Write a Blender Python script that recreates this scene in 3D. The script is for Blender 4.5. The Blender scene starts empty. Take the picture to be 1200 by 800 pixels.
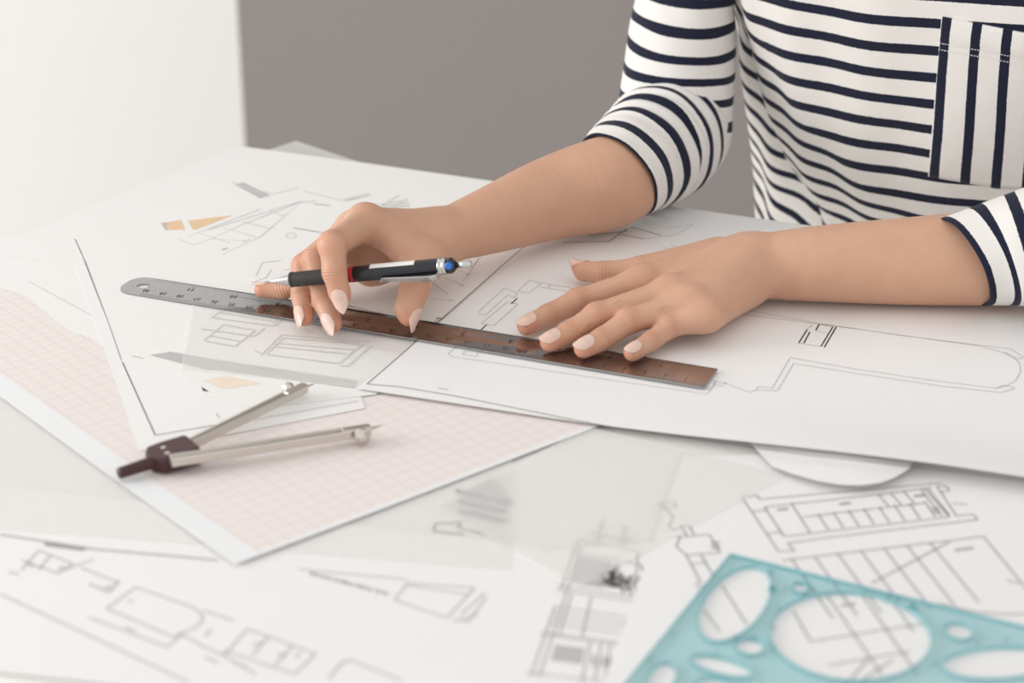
import bpy, bmesh, math, random
import numpy as np
from mathutils import Vector, Matrix
from mathutils.bvhtree import BVHTree

R = math.radians
random.seed(4)
scene = bpy.context.scene
C = scene.collection

# ------------------------------------------------------------------ camera
CAM_H, PITCH, FPX = 0.5, R(24.0), 2300.0
cam_d = bpy.data.cameras.new('camera')
cam = bpy.data.objects.new('camera', cam_d)
C.objects.link(cam)
cam.location = (0, 0, CAM_H)
cam.rotation_euler = (R(90) - PITCH, 0, 0)
cam_d.sensor_width = 36.0
cam_d.lens = FPX / 1200 * 36
cam_d.clip_start = 0.02
cam_d.dof.use_dof = True
cam_d.dof.focus_distance = 1.285
cam_d.dof.aperture_fstop = 5.6
scene.camera = cam

# ------------------------------------------------------------------ light
world = bpy.data.worlds.new('world')
scene.world = world
world.use_nodes = True
bg = world.node_tree.nodes['Background']
bg.inputs[0].default_value = (1.0, 0.985, 0.965, 1)
bg.inputs[1].default_value = 0.86

U = np.array([0.921, -0.389, 0.0]); U /= np.linalg.norm(U)      # along the desk
V = np.array([-U[1], U[0], 0.0])                                 # across the desk, away from the camera
ZAX = np.array([0, 0, 1.0])

def area(name, loc, target, sx, sy, power, col=(1, 1, 1)):
    l = bpy.data.lights.new(name, 'AREA')
    l.shape = 'RECTANGLE'; l.size = sx; l.size_y = sy; l.energy = power; l.color = col
    o = bpy.data.objects.new(name, l); C.objects.link(o)
    o.location = loc
    o.rotation_euler = (Vector(target) - Vector(loc)).to_track_quat('-Z', 'Y').to_euler()
    return o
# daylight from the room's window on the left, beyond the picture's edge
area('window_left_offscreen', (-2.2, 0.85, 0.6), (0.0, 1.2, 0.1), 1.0, 1.2, 27.0, (1.0, 0.985, 0.96))

scene.view_settings.view_transform = 'Standard'
scene.view_settings.look = 'None'
scene.view_settings.gamma = 1.0
scene.view_settings.exposure = 0.14
scene.view_settings.use_curve_mapping = False

# ------------------------------------------------------------------ geometry helpers
CT, ST = math.cos(PITCH), math.sin(PITCH)
CAM = np.array([0, 0, CAM_H])

def ray(px, py):
    x = (px - 600) / FPX; y = -(py - 400) / FPX
    return np.array([x, CT + y * ST, -ST + y * CT])

def W(px, py, z=0.0):
    """point of the horizontal plane z seen at a photograph position"""
    d = ray(px, py)
    return CAM + d * ((z - CAM_H) / d[2])

def WV(px, py, v):
    """point of the vertical plane v (parallel to the desk's long edge)"""
    d = ray(px, py)
    return CAM + d * ((v - CAM @ V) / (d @ V))

def depth(p):
    return p[1] * CT + (CAM_H - p[2]) * ST

def rpx(p, r):
    return r * depth(p) / FPX

def unit(v):
    v = np.asarray(v, float)
    return v / np.linalg.norm(v)

def link(o, parent=None):
    C.objects.link(o)
    if parent is not None:
        o.parent = parent
    return o

def mesh_obj(name, verts, faces, mat, parent=None, smooth=False):
    me = bpy.data.meshes.new(name)
    me.from_pydata([tuple(map(float, v)) for v in verts], [], [tuple(map(int, f)) for f in faces])
    me.update()
    if smooth:
        me.polygons.foreach_set('use_smooth', [True] * len(me.polygons))
    me.materials.append(mat)
    return link(bpy.data.objects.new(name, me), parent)

def bm_obj(name, bm, mat, parent=None, smooth=False):
    me = bpy.data.meshes.new(name)
    bmesh.ops.recalc_face_normals(bm, faces=bm.faces)
    bm.to_mesh(me); bm.free()
    if smooth:
        me.polygons.foreach_set('use_smooth', [True] * len(me.polygons))
    me.materials.append(mat)
    return link(bpy.data.objects.new(name, me), parent)

def tag(o, label=None, cat=None, group=None, kind=None):
    if label: o['label'] = label
    if cat: o['category'] = cat
    if group: o['group'] = group
    if kind: o['kind'] = kind
    return o

def empty(name, loc=(0, 0, 0)):
    o = bpy.data.objects.new(name, None)
    o.empty_display_size = 0.05
    o.location = loc
    return link(o)

def keep_world(o, parent):
    """parent an object whose mesh is in world coordinates to a thing's base"""
    bpy.context.view_layer.update()
    o.parent = parent
    o.matrix_parent_inverse = parent.matrix_world.inverted()

def add_box(bm, c, ax, ay, az, bevel=0.0):
    """box at c with half extents given as vectors"""
    vs = []
    for i in (-1, 1):
        for j in (-1, 1):
            for k in (-1, 1):
                vs.append(bm.verts.new(Vector(np.asarray(c) + i * np.asarray(ax) + j * np.asarray(ay) + k * np.asarray(az))))
    for f in ((0, 1, 3, 2), (4, 6, 7, 5), (0, 4, 5, 1), (2, 3, 7, 6), (0, 2, 6, 4), (1, 5, 7, 3)):
        bm.faces.new([vs[i] for i in f])
    if bevel:
        es = list({e for v in vs for e in v.link_edges})
        bmesh.ops.bevel(bm, geom=es, offset=bevel, segments=2, affect='EDGES', profile=0.5)

def frame_of(d, hint=(0, 0, 1)):
    d = unit(d); h = np.asarray(hint, float)
    s = np.cross(d, h)
    if np.linalg.norm(s) < 1e-6:
        s = np.cross(d, (1, 0, 0))
    s = unit(s); n = np.cross(s, d)
    return d, s, n

def add_lathe(bm, a, d, prof, seg=32, hint=(0, 0, 1), squash=1.0):
    """surface of revolution: prof = [(distance along d, radius)], closed at both ends"""
    d, s, n = frame_of(d, hint)
    rings = []
    for (t, r) in prof:
        ring = []
        for k in range(seg):
            q = 2 * math.pi * k / seg
            ring.append(bm.verts.new(Vector(a + d * t + s * (r * math.cos(q)) + n * (r * squash * math.sin(q)))))
        rings.append(ring)
    for i in range(len(rings) - 1):
        for k in range(seg):
            bm.faces.new((rings[i][k], rings[i][(k + 1) % seg], rings[i + 1][(k + 1) % seg], rings[i + 1][k]))
    bm.faces.new(list(reversed(rings[0]))); bm.faces.new(rings[-1])

# ------------------------------------------------------------------ materials
def new_mat(name):
    m = bpy.data.materials.new(name)
    m.use_nodes = True
    return m, m.node_tree, m.node_tree.nodes['Principled BSDF']

def plain(name, col, rough=0.6, metal=0.0, spec=0.5, noise=0.0, nscale=40.0, bump=0.0, bscale=200.0, coat=0.0):
    m, nt, p = new_mat(name)
    p.inputs['Base Color'].default_value = (*col, 1)
    p.inputs['Roughness'].default_value = rough
    p.inputs['Metallic'].default_value = metal
    p.inputs['Specular IOR Level'].default_value = spec
    p.inputs['Coat Weight'].default_value = coat
    if noise or bump:
        tc = nt.nodes.new('ShaderNodeTexCoord')
    if noise:
        n = nt.nodes.new('ShaderNodeTexNoise'); n.inputs['Scale'].default_value = nscale
        nt.links.new(tc.outputs['Object'], n.inputs['Vector'])
        mx = nt.nodes.new('ShaderNodeMix'); mx.data_type = 'RGBA'
        mx.inputs['A'].default_value = (*[c * (1 - noise) for c in col], 1)
        mx.inputs['B'].default_value = (*[min(1, c * (1 + noise)) for c in col], 1)
        nt.links.new(n.outputs['Fac'], mx.inputs['Factor'])
        nt.links.new(mx.outputs['Result'], p.inputs['Base Color'])
    if bump:
        n2 = nt.nodes.new('ShaderNodeTexNoise'); n2.inputs['Scale'].default_value = bscale
        n2.inputs['Detail'].default_value = 4
        nt.links.new(tc.outputs['Object'], n2.inputs['Vector'])
        b = nt.nodes.new('ShaderNodeBump'); b.inputs['Strength'].default_value = bump
        b.inputs['Distance'].default_value = 0.001
        nt.links.new(n2.outputs['Fac'], b.inputs['Height'])
        nt.links.new(b.outputs['Normal'], p.inputs['Normal'])
    return m

def tracing(name, col, alpha):
    """thin milky sheet: part of the light goes straight through, part is scattered to either side"""
    m, nt, p = new_mat(name)
    nt.nodes.remove(p)
    N = nt.nodes.new
    df = N('ShaderNodeBsdfDiffuse'); df.inputs['Color'].default_value = (*col, 1)
    tl = N('ShaderNodeBsdfTranslucent'); tl.inputs['Color'].default_value = (*col, 1)
    m1 = N('ShaderNodeMixShader'); m1.inputs[0].default_value = 0.42
    nt.links.new(df.outputs[0], m1.inputs[1]); nt.links.new(tl.outputs[0], m1.inputs[2])
    tr = N('ShaderNodeBsdfTransparent')
    mix = N('ShaderNodeMixShader'); mix.inputs[0].default_value = alpha
    nt.links.new(tr.outputs[0], mix.inputs[1]); nt.links.new(m1.outputs[0], mix.inputs[2])
    nt.links.new(mix.outputs[0], nt.nodes['Material Output'].inputs['Surface'])
    return m

M = {}
M['wall_white'] = plain('white_wall_paint', (0.95, 0.945, 0.935), 0.8, noise=0.01, nscale=6, bump=0.05, bscale=300)
M['wall_grey'] = plain('grey_wall_paint', (0.25, 0.228, 0.221), 0.85, noise=0.02, nscale=4, bump=0.05, bscale=300)
M['floor'] = plain('floor_screed', (0.80, 0.78, 0.75), 0.6, noise=0.05, nscale=8)
M['table'] = plain('table_laminate', (0.84, 0.83, 0.81), 0.35, noise=0.01, nscale=10)
M['table_leg'] = plain('table_leg_steel', (0.4, 0.39, 0.38), 0.4, metal=0.6, noise=0.02)
M['paper'] = plain('drawing_paper', (0.86, 0.85, 0.845), 0.75, spec=0.3, noise=0.008, nscale=25, bump=0.04, bscale=500)
M['paper_b'] = plain('thin_paper', (0.855, 0.85, 0.84), 0.75, spec=0.3, noise=0.008, nscale=25, bump=0.04, bscale=500)
M['trace'] = tracing('tracing_paper', (0.97, 0.965, 0.955), 0.42)
M['trace_b'] = tracing('tracing_paper_thin', (0.97, 0.965, 0.955), 0.36)
M['ink'] = plain('printed_ink', (0.05, 0.045, 0.048), 0.6, spec=0.2, noise=0.1, nscale=300)
M['ink_soft'] = plain('printed_ink_pale', (0.40, 0.385, 0.385), 0.7, spec=0.2, noise=0.1, nscale=300)
M['ink_faint'] = plain('printed_ink_faint', (0.66, 0.65, 0.645), 0.7, spec=0.2, noise=0.05, nscale=300)
M['ink_orange'] = plain('printed_orange', (0.80, 0.58, 0.37), 0.7, spec=0.2, noise=0.08, nscale=120)
M['ink_orange_pale'] = plain('printed_pale_orange', (0.85, 0.74, 0.62), 0.7, spec=0.2, noise=0.05, nscale=120)
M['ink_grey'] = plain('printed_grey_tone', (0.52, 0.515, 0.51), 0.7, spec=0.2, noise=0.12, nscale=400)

# ------------------------------------------------------------------ setting: floor, walls, window, desk
TOP = -0.004                    # desk top; the stack of sheets reaches up to about z = 0
FLOOR = -0.75

def wall_box(name, a, b, z0, z1, thick, mat, side):
    """wall from a to b in plan, thickness added to `side` of it"""
    a = np.array([a[0], a[1], 0.0]); b = np.array([b[0], b[1], 0.0])
    d = b - a; n = unit(np.array([-d[1], d[0], 0])) * side
    bm = bmesh.new()
    add_box(bm, (a + b) / 2 + n * thick / 2 + ZAX * (z0 + z1) / 2, d / 2, n * thick / 2, ZAX * (z1 - z0) / 2)
    return tag(bm_obj(name, bm, mat), kind='structure')

corner = WV(287, 168, 2.36)[:2]
cor3 = np.array([corner[0], corner[1], 0.0])
back_end = cor3 + U * 4.2
left_end = cor3 + unit((-0.93, -0.37, 0)) * 3.2
fl = bmesh.new()
add_box(fl, np.array([0.6, 0.4, FLOOR - 0.05]), np.array([4.2, 0, 0]), np.array([0, 3.2, 0]), ZAX * 0.05)
tag(bm_obj('floor', fl, M['floor']), kind='structure')
wall_box('wall_back', corner, back_end[:2], FLOOR, 1.9, 0.1, M['wall_grey'], 1)
wall_box('wall_left', corner, left_end[:2], FLOOR, 1.9, 0.1, M['wall_white'], -1)

# desk
far_left = np.array([-0.214, 1.517, 0.0])
t_len, t_dep, t_th = 1.5, 0.712, 0.03
desk = empty('desk', tuple(far_left + U * 0.75 - V * t_dep / 2 + ZAX * FLOOR))
bm = bmesh.new()
add_box(bm, far_left + U * t_len / 2 - V * t_dep / 2 + ZAX * (TOP - t_th / 2), U * t_len / 2, V * t_dep / 2, ZAX * t_th / 2, bevel=0.002)
o = bm_obj('tabletop', bm, M['table']); keep_world(o, desk)
for (a, b) in ((0.06, 0.06), (t_len - 0.06, 0.06), (0.06, t_dep - 0.06), (t_len - 0.06, t_dep - 0.06)):
    bm = bmesh.new()
    q = far_left + U * a - V * b
    add_lathe(bm, np.array([q[0], q[1], FLOOR]), ZAX, [(0, 0.028), (0.02, 0.028), (0.022, 0.02), (-FLOOR + TOP - t_th - 0.01, 0.022), (-FLOOR + TOP - t_th, 0.035)], seg=20)
    o = bm_obj('leg', bm, M['table_leg'], smooth=False); keep_world(o, desk)
tag(desk, 'white desk strewn with drawing sheets', 'desk')

# ------------------------------------------------------------------ sheets of paper
def warp(x, y):
    return 0.00012 * (math.sin(19 * x + 7 * y) + math.sin(11 * y - 23 * x + 1.3))

class Sheet:
    def __init__(self, name, label, level, mat, quad=None, outline=None, lift=None, n=36, group=None, cat='paper sheet'):
        self.lift = lift
        self.base = TOP + 0.0006 + 0.00022 * level
        self.thick = 0.00016
        if quad is not None:
            q = [W(*p, self.base) for p in quad]
            vs, fs = [], []
            def P(i, j):
                s, t = i / n, j / n
                p = (q[0] * (1 - s) + q[1] * s) * (1 - t) + (q[3] * (1 - s) + q[2] * s) * t
                return p[0], p[1]
            for layer in (0, 1):
                for j in range(n + 1):
                    for i in range(n + 1):
                        x, y = P(i, j)
                        vs.append((x, y, self.z(x, y) - layer * self.thick))
            K = (n + 1) * (n + 1)
            for j in range(n):
                for i in range(n):
                    a = j * (n + 1) + i
                    fs.append((a, a + 1, a + n + 2, a + n + 1))
                    fs.append((K + a, K + a + n + 1, K + a + n + 2, K + a + 1))
            rim = [i for i in range(n)] + [(n) + (n + 1) * j for j in range(n)] + [K - 1 - i for i in range(n)] + [(n + 1) * (n - j) for j in range(n)]
            for k in range(len(rim)):
                a, b = rim[k], rim[(k + 1) % len(rim)]
                fs.append((b, a, K + a, K + b))
        else:
            pts = [W(*p, self.base)[:2] for p in outline]
            bmx = bmesh.new()
            f = bmx.faces.new([bmx.verts.new((p[0], p[1], 0)) for p in pts])
            bmesh.ops.triangulate(bmx, faces=[f])
            for _ in range(4):
                bmesh.ops.subdivide_edges(bmx, edges=[e for e in bmx.edges if e.calc_length() > 0.025], cuts=1)
                bmesh.ops.triangulate(bmx, faces=bmx.faces[:])
            for v in bmx.verts:
                v.co.z = self.z(v.co.x, v.co.y)
            bmesh.ops.recalc_face_normals(bmx, faces=bmx.faces)
            bmx.verts.index_update()
            vs = [tuple(v.co) for v in bmx.verts]
            fs = []
            K = len(vs)
            up = [f for f in bmx.faces]
            for f in up:
                ii = [v.index for v in f.verts]
                if f.normal.z < 0: ii.reverse()
                fs.append(ii); fs.append([K + i for i in reversed(ii)])
            for e in bmx.edges:
                if e.is_boundary:
                    a, b = e.verts[0].index, e.verts[1].index
                    fs.append((a, b, K + b, K + a))
            vs += [(x, y, z - self.thick) for x, y, z in vs]
            bmx.free()
        vs = np.array(vs)
        self.o = mesh_obj(name, vs, fs, mat, smooth=False)
        bmx = bmesh.new(); bmx.from_mesh(self.o.data); bmesh.ops.recalc_face_normals(bmx, faces=bmx.faces); bmx.to_mesh(self.o.data); bmx.free()
        tag(self.o, label, cat, group)
    def z(self, x, y):
        return self.base + warp(x, y) + (self.lift(x, y) if self.lift else 0.0)
    def at(self, px, py):
        z = self.base
        for _ in range(5):
            p = W(px, py, z); z = self.z(p[0], p[1])
        return np.array([p[0], p[1], z])
    def lines(self, polys, width=0.0005, mat='ink', name='printed_lines', fills=(), off=0.00016):
        vs, fs = [], []
        for poly in polys:
            w = width
            pts = [self.at(*p) for p in poly]
            for a, b in zip(pts[:-1], pts[1:]):
                L = np.linalg.norm(b[:2] - a[:2])
                if L < 1e-5: continue
                d = (b[:2] - a[:2]) / L; s = np.array([-d[1], d[0]]) * w / 2
                n = max(1, int(L / 0.012))
                k0 = len(vs)
                for i in range(n + 1):
                    c = a[:2] + (b[:2] - a[:2]) * i / n
                    zz = self.z(c[0], c[1]) + off
                    vs.append((c[0] + s[0], c[1] + s[1], zz)); vs.append((c[0] - s[0], c[1] - s[1], zz))
                for i in range(n):
                    k = k0 + 2 * i
                    fs.append((k, k + 1, k + 3, k + 2))
        for poly in fills:
            k0 = len(vs)
            for p in poly:
                q = self.at(*p); vs.append((q[0], q[1], q[2] + off * 0.7))
            fs.append(list(range(k0, len(vs))))
        o = mesh_obj(name, vs, fs, M[mat]); o.parent = self.o; o['kind'] = 'stuff'
        return o

def lerp2(a, b, t):
    return (a[0] + (b[0] - a[0]) * t, a[1] + (b[1] - a[1]) * t)

def quad_uv(q, u, v):
    return lerp2(lerp2(q[0], q[1], u), lerp2(q[3], q[2], u), v)

def scribble(q, rows, seed=1, gap=0.35):
    """rows of small dashes that read as lettering inside quad q"""
    rnd = random.Random(seed); out = []
    for r in range(rows):
        v = (r + 0.5) / rows; u = 0.0
        while u < 0.97:
            du = rnd.uniform(0.03, 0.09)
            out.append([quad_uv(q, u, v - 0.25 / rows), quad_uv(q, min(1, u + du * 0.5), v + 0.3 / rows), quad_uv(q, min(1, u + du), v - 0.2 / rows)])
            u += du * (1 + gap)
    return out

# ---- foreground plans
sA = Sheet('plan_sheet', 'plan sheet with a drawn bathtub outline, lying at the near corner of the desk', 1, M['paper'],
           quad=[(-75, 560), (640, 640), (585, 850), (-30, 785)])
tub = [(125, 713), (159, 688), (225, 711), (236, 719), (238, 727), (228, 736), (212, 742), (203, 746), (125, 713)]
sA.lines([tub, [(103, 723), (196, 758), (214, 742)], [(0, 696), (222, 800)], [(238, 715), (273, 727)], [(214, 744), (238, 757), (262, 768), (300, 790)],
          [(262, 768), (290, 737), (370, 766), (345, 790), (262, 762)], [(315, 745), (296, 768)], [(343, 756), (322, 780)],
          [(95, 665), (137, 682)], [(75, 668), (110, 655)], [(400, 778), (410, 773), (470, 797)], [(385, 795), (402, 775)],
          [(25, 668), (45, 645), (85, 660), (68, 672), (25, 656)], [(60, 650), (45, 668)]], 0.0008, 'ink_soft')
sA.lines([[(147, 735), (158, 739)], [(150, 704), (155, 705)], [(10, 670), (22, 673)], [(104, 684), (128, 694), (140, 680)], [(240, 745), (248, 738)],
          [(240, 770), (255, 776)], [(275, 777), (288, 781)], [(347, 770), (352, 765)], [(68, 668), (74, 663)], [(30, 660), (40, 664)], [(122, 690), (130, 686)],
          [(296, 757), (306, 752)], [(325, 765), (335, 769)]]
         + scribble([(365, 668), (457, 692), (455, 700), (362, 675)], 1, 3), 0.0010, 'ink_soft', name='printed_lettering')
sA.lines([[(462, 703), (478, 683), (556, 689), (524, 724), (462, 703)], [(478, 686), (550, 697)], [(540, 720), (568, 695)], [(530, 728), (560, 720)],
          [(350, 667), (478, 679)], [(536, 725), (548, 729), (570, 700)]], 0.0007, 'ink_soft', name='printed_diagram')

sC = Sheet('elevation_sheet', 'sheet with a dense hatched facade elevation, its edge under the teal template', 2, M['paper'],
           quad=[(607, 648), (840, 630), (815, 840), (510, 822)])
def Cq(u, v):
    return quad_uv([(681, 622), (752, 636), (742, 806), (622, 792)], u, v)
cl = []
for v, u0, u1 in ((0.0, .1, .9), (.06, 0, .95), (.15, 0, 1.0), (.38, -.05, 1.22), (.41, -.05, 1.25), (.52, 0, 1.2), (.56, 0, 1.2), (.60, 0, 1.15), (.64, 0, 1.1), (.70, -.05, 1.1), (.72, -.05, 1.1), (.98, -.05, 1.0)):
    cl.append([Cq(u0, v), Cq(u1, v)])
for u, v0, v1 in ((0, .06, .4), (.08, .1, 1), (.3, -.1, .05), (.7, -.1, .05), (.95, .06, .36), (.4, .42, .7), (.15, .42, .7), (.62, .72, .98), (.72, .72, .98), (0, .52, 1), (.85, .55, .95), (.5, .72, 1), (1.2, .41, .7)):
    cl.append([Cq(u, v0), Cq(u, v1)])
for k in range(10):
    cl.append([Cq(.55 + .06 * (k % 5), .8 + .03 * (k // 5)), Cq(.58 + .06 * (k % 5), .86 + .03 * (k // 5))])
sC.lines(cl, 0.0008, 'ink_soft')
rnd = random.Random(9)
sC.lines([[Cq(.6 + .12 * math.cos(a) + rnd.uniform(-.05, .3), .24 + .06 * math.sin(a) + rnd.uniform(-.02, .05)) for a in (0, 1, 2, 3, 4)] for _ in range(9)]
         + [[Cq(u, .3), Cq(u + .05, .37)] for u in (.75, .85, 1.0, 1.08)] + [[Cq(1.0, .15), Cq(1.22, .4)], [Cq(.45, .33), Cq(.8, .28)]], 0.0007, 'ink', name='printed_sketch')
sC.lines([], fills=[[Cq(.1, .17), Cq(.55, .17), Cq(.55, .35), Cq(.1, .35)], [Cq(.14, .77), Cq(.46, .77), Cq(.46, .88), Cq(.14, .88)]], mat='ink_grey', name='printed_hatching')

def zp(x, y):
    return (700 + x / 2.4, 540 + y / 2.4)
sD = Sheet('stair_plan_sheet', 'sheet with stair plan drawings, lying under the teal template', 3, M['paper'],
           quad=[(800, 535), (1330, 520), (1420, 860), (690, 850)])
dl = [[zp(405, 100), zp(510, 255), zp(555, 252), zp(535, 232), zp(600, 222), zp(1070, 165), zp(1055, 150), zp(1010, 155), zp(955, 72)],
      [zp(405, 100), zp(450, 98), zp(455, 108), zp(970, 62)], [zp(470, 130), zp(525, 213), zp(990, 158), zp(920, 78)],
      [zp(470, 130), zp(790, 95), zp(940, 75)], [zp(545, 118), zp(600, 205)], [zp(578, 158), zp(925, 118)], [zp(437, 142), zp(480, 138)], [zp(475, 205), zp(520, 200)],
      [zp(955, 72), zp(980, 70), zp(990, 84), zp(965, 88)], [zp(1000, 120), zp(1040, 122)], [zp(910, 80), zp(968, 155)], [zp(930, 78), zp(990, 152)]]
for x in range(620, 960, 43):
    dl.append([zp(x, 154 - (x - 578) * .115), zp(x + 30, 199 - (x - 578) * .118)])
for x in (790, 825, 862):
    dl.append([zp(x, 95 - (x - 790) * .12), zp(x + 30, 128 - (x - 790) * .11)])
for x in range(545, 990, 65):
    y = 278 - (x - 520) * .117
    dl.append([zp(x, y), zp(x + 118 + (x - 545) * .05, y + 168)])
dl += [[zp(520, 280), zp(985, 225), zp(1085, 212), zp(1240, 400)], [zp(770, 345), zp(990, 228)], [zp(960, 400), zp(1060, 425), zp(1160, 432), zp(1240, 425)],
       [zp(1150, 335), zp(1190, 345)], [zp(550, 420), zp(600, 508), zp(930, 455)], [zp(640, 370), zp(800, 600)], [zp(740, 370), zp(900, 600)], [zp(690, 640), zp(760, 560)],
       [zp(650, 575), zp(880, 535)], [zp(740, 620), zp(830, 560)], [zp(350, 350), zp(420, 460)], [zp(300, 420), zp(345, 480)], [zp(820, 380), zp(890, 480)]]
# moulding profile at the sheet's edge
dl += [[zp(170, 120), zp(190, 132), zp(222, 130), zp(216, 116), zp(170, 120)], [zp(190, 132), zp(215, 160), zp(200, 180), zp(212, 195), zp(258, 180), zp(272, 208)],
       [zp(222, 215), zp(315, 207), zp(345, 258), zp(250, 265), zp(222, 240), zp(232, 215)], [zp(250, 265), zp(290, 340), zp(275, 350)], [zp(290, 262), zp(330, 330)],
       [zp(265, 290), zp(310, 285)], [zp(235, 182), zp(252, 212)]]
sD.lines(dl, 0.00055, 'ink')
sD.lines(scribble([zp(505, 132), zp(535, 129), zp(537, 140), zp(507, 143)], 1, 5) + scribble([zp(680, 116), zp(712, 112), zp(714, 123), zp(682, 127)], 1, 6)
         + scribble([zp(890, 93), zp(920, 90), zp(922, 102), zp(892, 105)], 1, 7) + scribble([zp(940, 130), zp(958, 128), zp(966, 148), zp(948, 150)], 2, 8)
         + scribble([zp(1005, 245), zp(1060, 238), zp(1062, 250), zp(1007, 257)], 1, 9) + scribble([zp(685, 400), zp(725, 396), zp(727, 408), zp(687, 412)], 1, 10)
         + scribble([zp(320, 225), zp(342, 223), zp(345, 248), zp(323, 250)], 2, 11), 0.00045, 'ink_soft', name='printed_lettering')

sB = Sheet('tracing_sheet', 'blank tracing sheet under the pink graph paper margin, covering the bathtub plan', 2.5, M['trace'],
           quad=[(-110, 420), (600, 520), (600, 668), (-105, 612)])
sB.lines([[(510, 613), (540, 612), (536, 618), (562, 624), (568, 628)], [(510, 613), (508, 622), (545, 626)], [(0, 626), (60, 635), (110, 643), (190, 650), (255, 656)]], 0.0009, 'ink_soft')
sB.lines(scribble([(55, 634), (100, 640), (98, 646), (52, 640)], 1, 21) + scribble([(535, 570), (600, 585), (590, 615), (540, 605)], 3, 22), 0.0014, 'ink_soft', name='printed_lettering')
sB.lines([], fills=[[(545, 575), (575, 560), (600, 590), (560, 604)]], mat='ink_grey', name='printed_tone')

sT = Sheet('tracing_sheet', 'square of tracing paper between the graph paper and the stair plan, blurring the facade drawing', 5, M['trace'],
           quad=[(690, 500), (925, 557), (680, 688), (508, 592)])

# ---- graph paper: white margin and pink millimetre grid
g0 = W(275, 664, TOP + 0.002); ga = unit(W(0, 465, TOP + 0.002) - g0); gb0 = W(690, 511, TOP + 0.002) - g0
gb = unit(gb0 - ga * (gb0 @ ga))
def graph_material():
    m, nt, p = new_mat('graph_paper')
    N = nt.nodes.new
    at = N('ShaderNodeAttribute'); at.attribute_name = 'grid_mm'
    sep = N('ShaderNodeSeparateXYZ'); nt.links.new(at.outputs['Vector'], sep.inputs[0])
    def math_(op, a, b=None):
        n = N('ShaderNodeMath'); n.operation = op
        for i, x in enumerate((a, b)):
            if x is None: continue
            if isinstance(x, (int, float)): n.inputs[i].default_value = x
            else: nt.links.new(x, n.inputs[i])
        return n.outputs[0]
    def grid(period, half):
        outs = []
        for c in ('X', 'Y'):
            f = math_('PINGPONG', sep.outputs[c], period / 2)
            outs.append(math_('LESS_THAN', f, half))
        return math_('MAXIMUM', *outs)
    inside = math_('MULTIPLY', math_('GREATER_THAN', sep.outputs['X'], 4.0), math_('GREATER_THAN', sep.outputs['Y'], 16.0))
    inside = math_('MULTIPLY', inside, math_('LESS_THAN', sep.outputs['Y'], 430.0))
    major, minor = grid(9.0, 0.28), grid(1.8, 0.16)
    def mixc(fac, a, b):
        mx = N('ShaderNodeMix'); mx.data_type = 'RGBA'
        for k, x in (('A', a), ('B', b)):
            if isinstance(x, tuple): mx.inputs[k].default_value = (*x, 1)
            else: nt.links.new(x, mx.inputs[k])
        nt.links.new(fac, mx.inputs['Factor'])
        return mx.outputs['Result']
    base = (0.845, 0.80, 0.78)
    c = mixc(math_('MULTIPLY', minor, 0.35), base, (0.74, 0.58, 0.55))
    c = mixc(math_('MULTIPLY', major, 0.5), c, (0.68, 0.50, 0.47))
    c = mixc(inside, (0.84, 0.85, 0.865), c)
    nt.links.new(c, p.inputs['Base Color'])
    p.inputs['Roughness'].default_value = 0.7
    p.inputs['Specular IOR Level'].default_value = 0.3
    return m
M['graph'] = graph_material()
La, Lb = 0.46, 0.38
gq = [g0, g0 + gb * Lb, g0 + gb * Lb + ga * La, g0 + ga * La]
def to_px(p):
    d = np.asarray(p) - CAM
    return (600 + FPX * d[0] / (d[1] * CT - d[2] * ST), 400 - FPX * (d[1] * ST + d[2] * CT) / (d[1] * CT - d[2] * ST))
def g_lift(x, y):
    q = np.array([x, y, 0]) - g0
    a, b = q @ ga, q @ gb
    return 0.0012 * math.exp(-max(a, 0) / 0.05) * math.exp(-max(b, 0) / 0.22) + 0.0003 * math.exp(-max(b, 0) / 0.03)
sG = Sheet('graph_paper', 'pink millimetre graph paper with white margins lying under the drawing compass', 4, M['graph'],
           quad=[to_px(p) for p in gq], lift=g_lift, n=60)
att = sG.o.data.attributes.new('grid_mm', 'FLOAT_VECTOR', 'POINT')
vec = []
for v in sG.o.data.vertices:
    q = np.array(v.co) - g0
    vec += [q @ ga * 0 + (q @ gb) * 1000 if False else (q @ ga) * 1000, (q @ gb) * 1000, 0.0]
# X runs away from the right-hand edge, Y away from the lower-left edge
vec = np.array(vec).reshape(-1, 3); vec = vec[:, [0, 1, 2]]
att.data.foreach_set('vector', vec.ravel())

# ---- left and back sheets
grp = None
sM = Sheet('loose_sheet', 'thin sheet with a wavy edge overlapping the corner of the graph paper', 6, M['paper_b'],
           outline=[(-95, 335), (0, 337), (30, 346), (60, 371), (85, 389), (105, 396), (122, 406), (150, 385), (110, 268), (-80, 285)],
           lift=lambda x, y: 0.0)
sM.lines([[(34, 330), (112, 372)], [(60, 305), (95, 300)]], 0.0006, 'ink_faint')
sP = Sheet('tracing_sheet', 'tracing sheet poking out over the desk edge toward the white wall', 0, M['trace_b'],
           quad=[(90, 262), (243, 186), (480, 250), (330, 330)])
sQ = Sheet('tracing_sheet', 'tracing sheet with its raised corner poking up beside the grey wall', 0, M['trace_b'],
           quad=[(240, 200), (347, 165), (450, 200), (400, 300)])
sK = Sheet('site_plan_sheet', 'large white sheet with a small orange picture and pale plan lines', 6, M['paper_b'],
           quad=[(-20, 296), (278, 171), (735, 234), (600, 385)], lift=lambda x, y: 0.0003)
def zk(x, y):
    return (180 + x / 4, 160 + y / 4)
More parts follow.
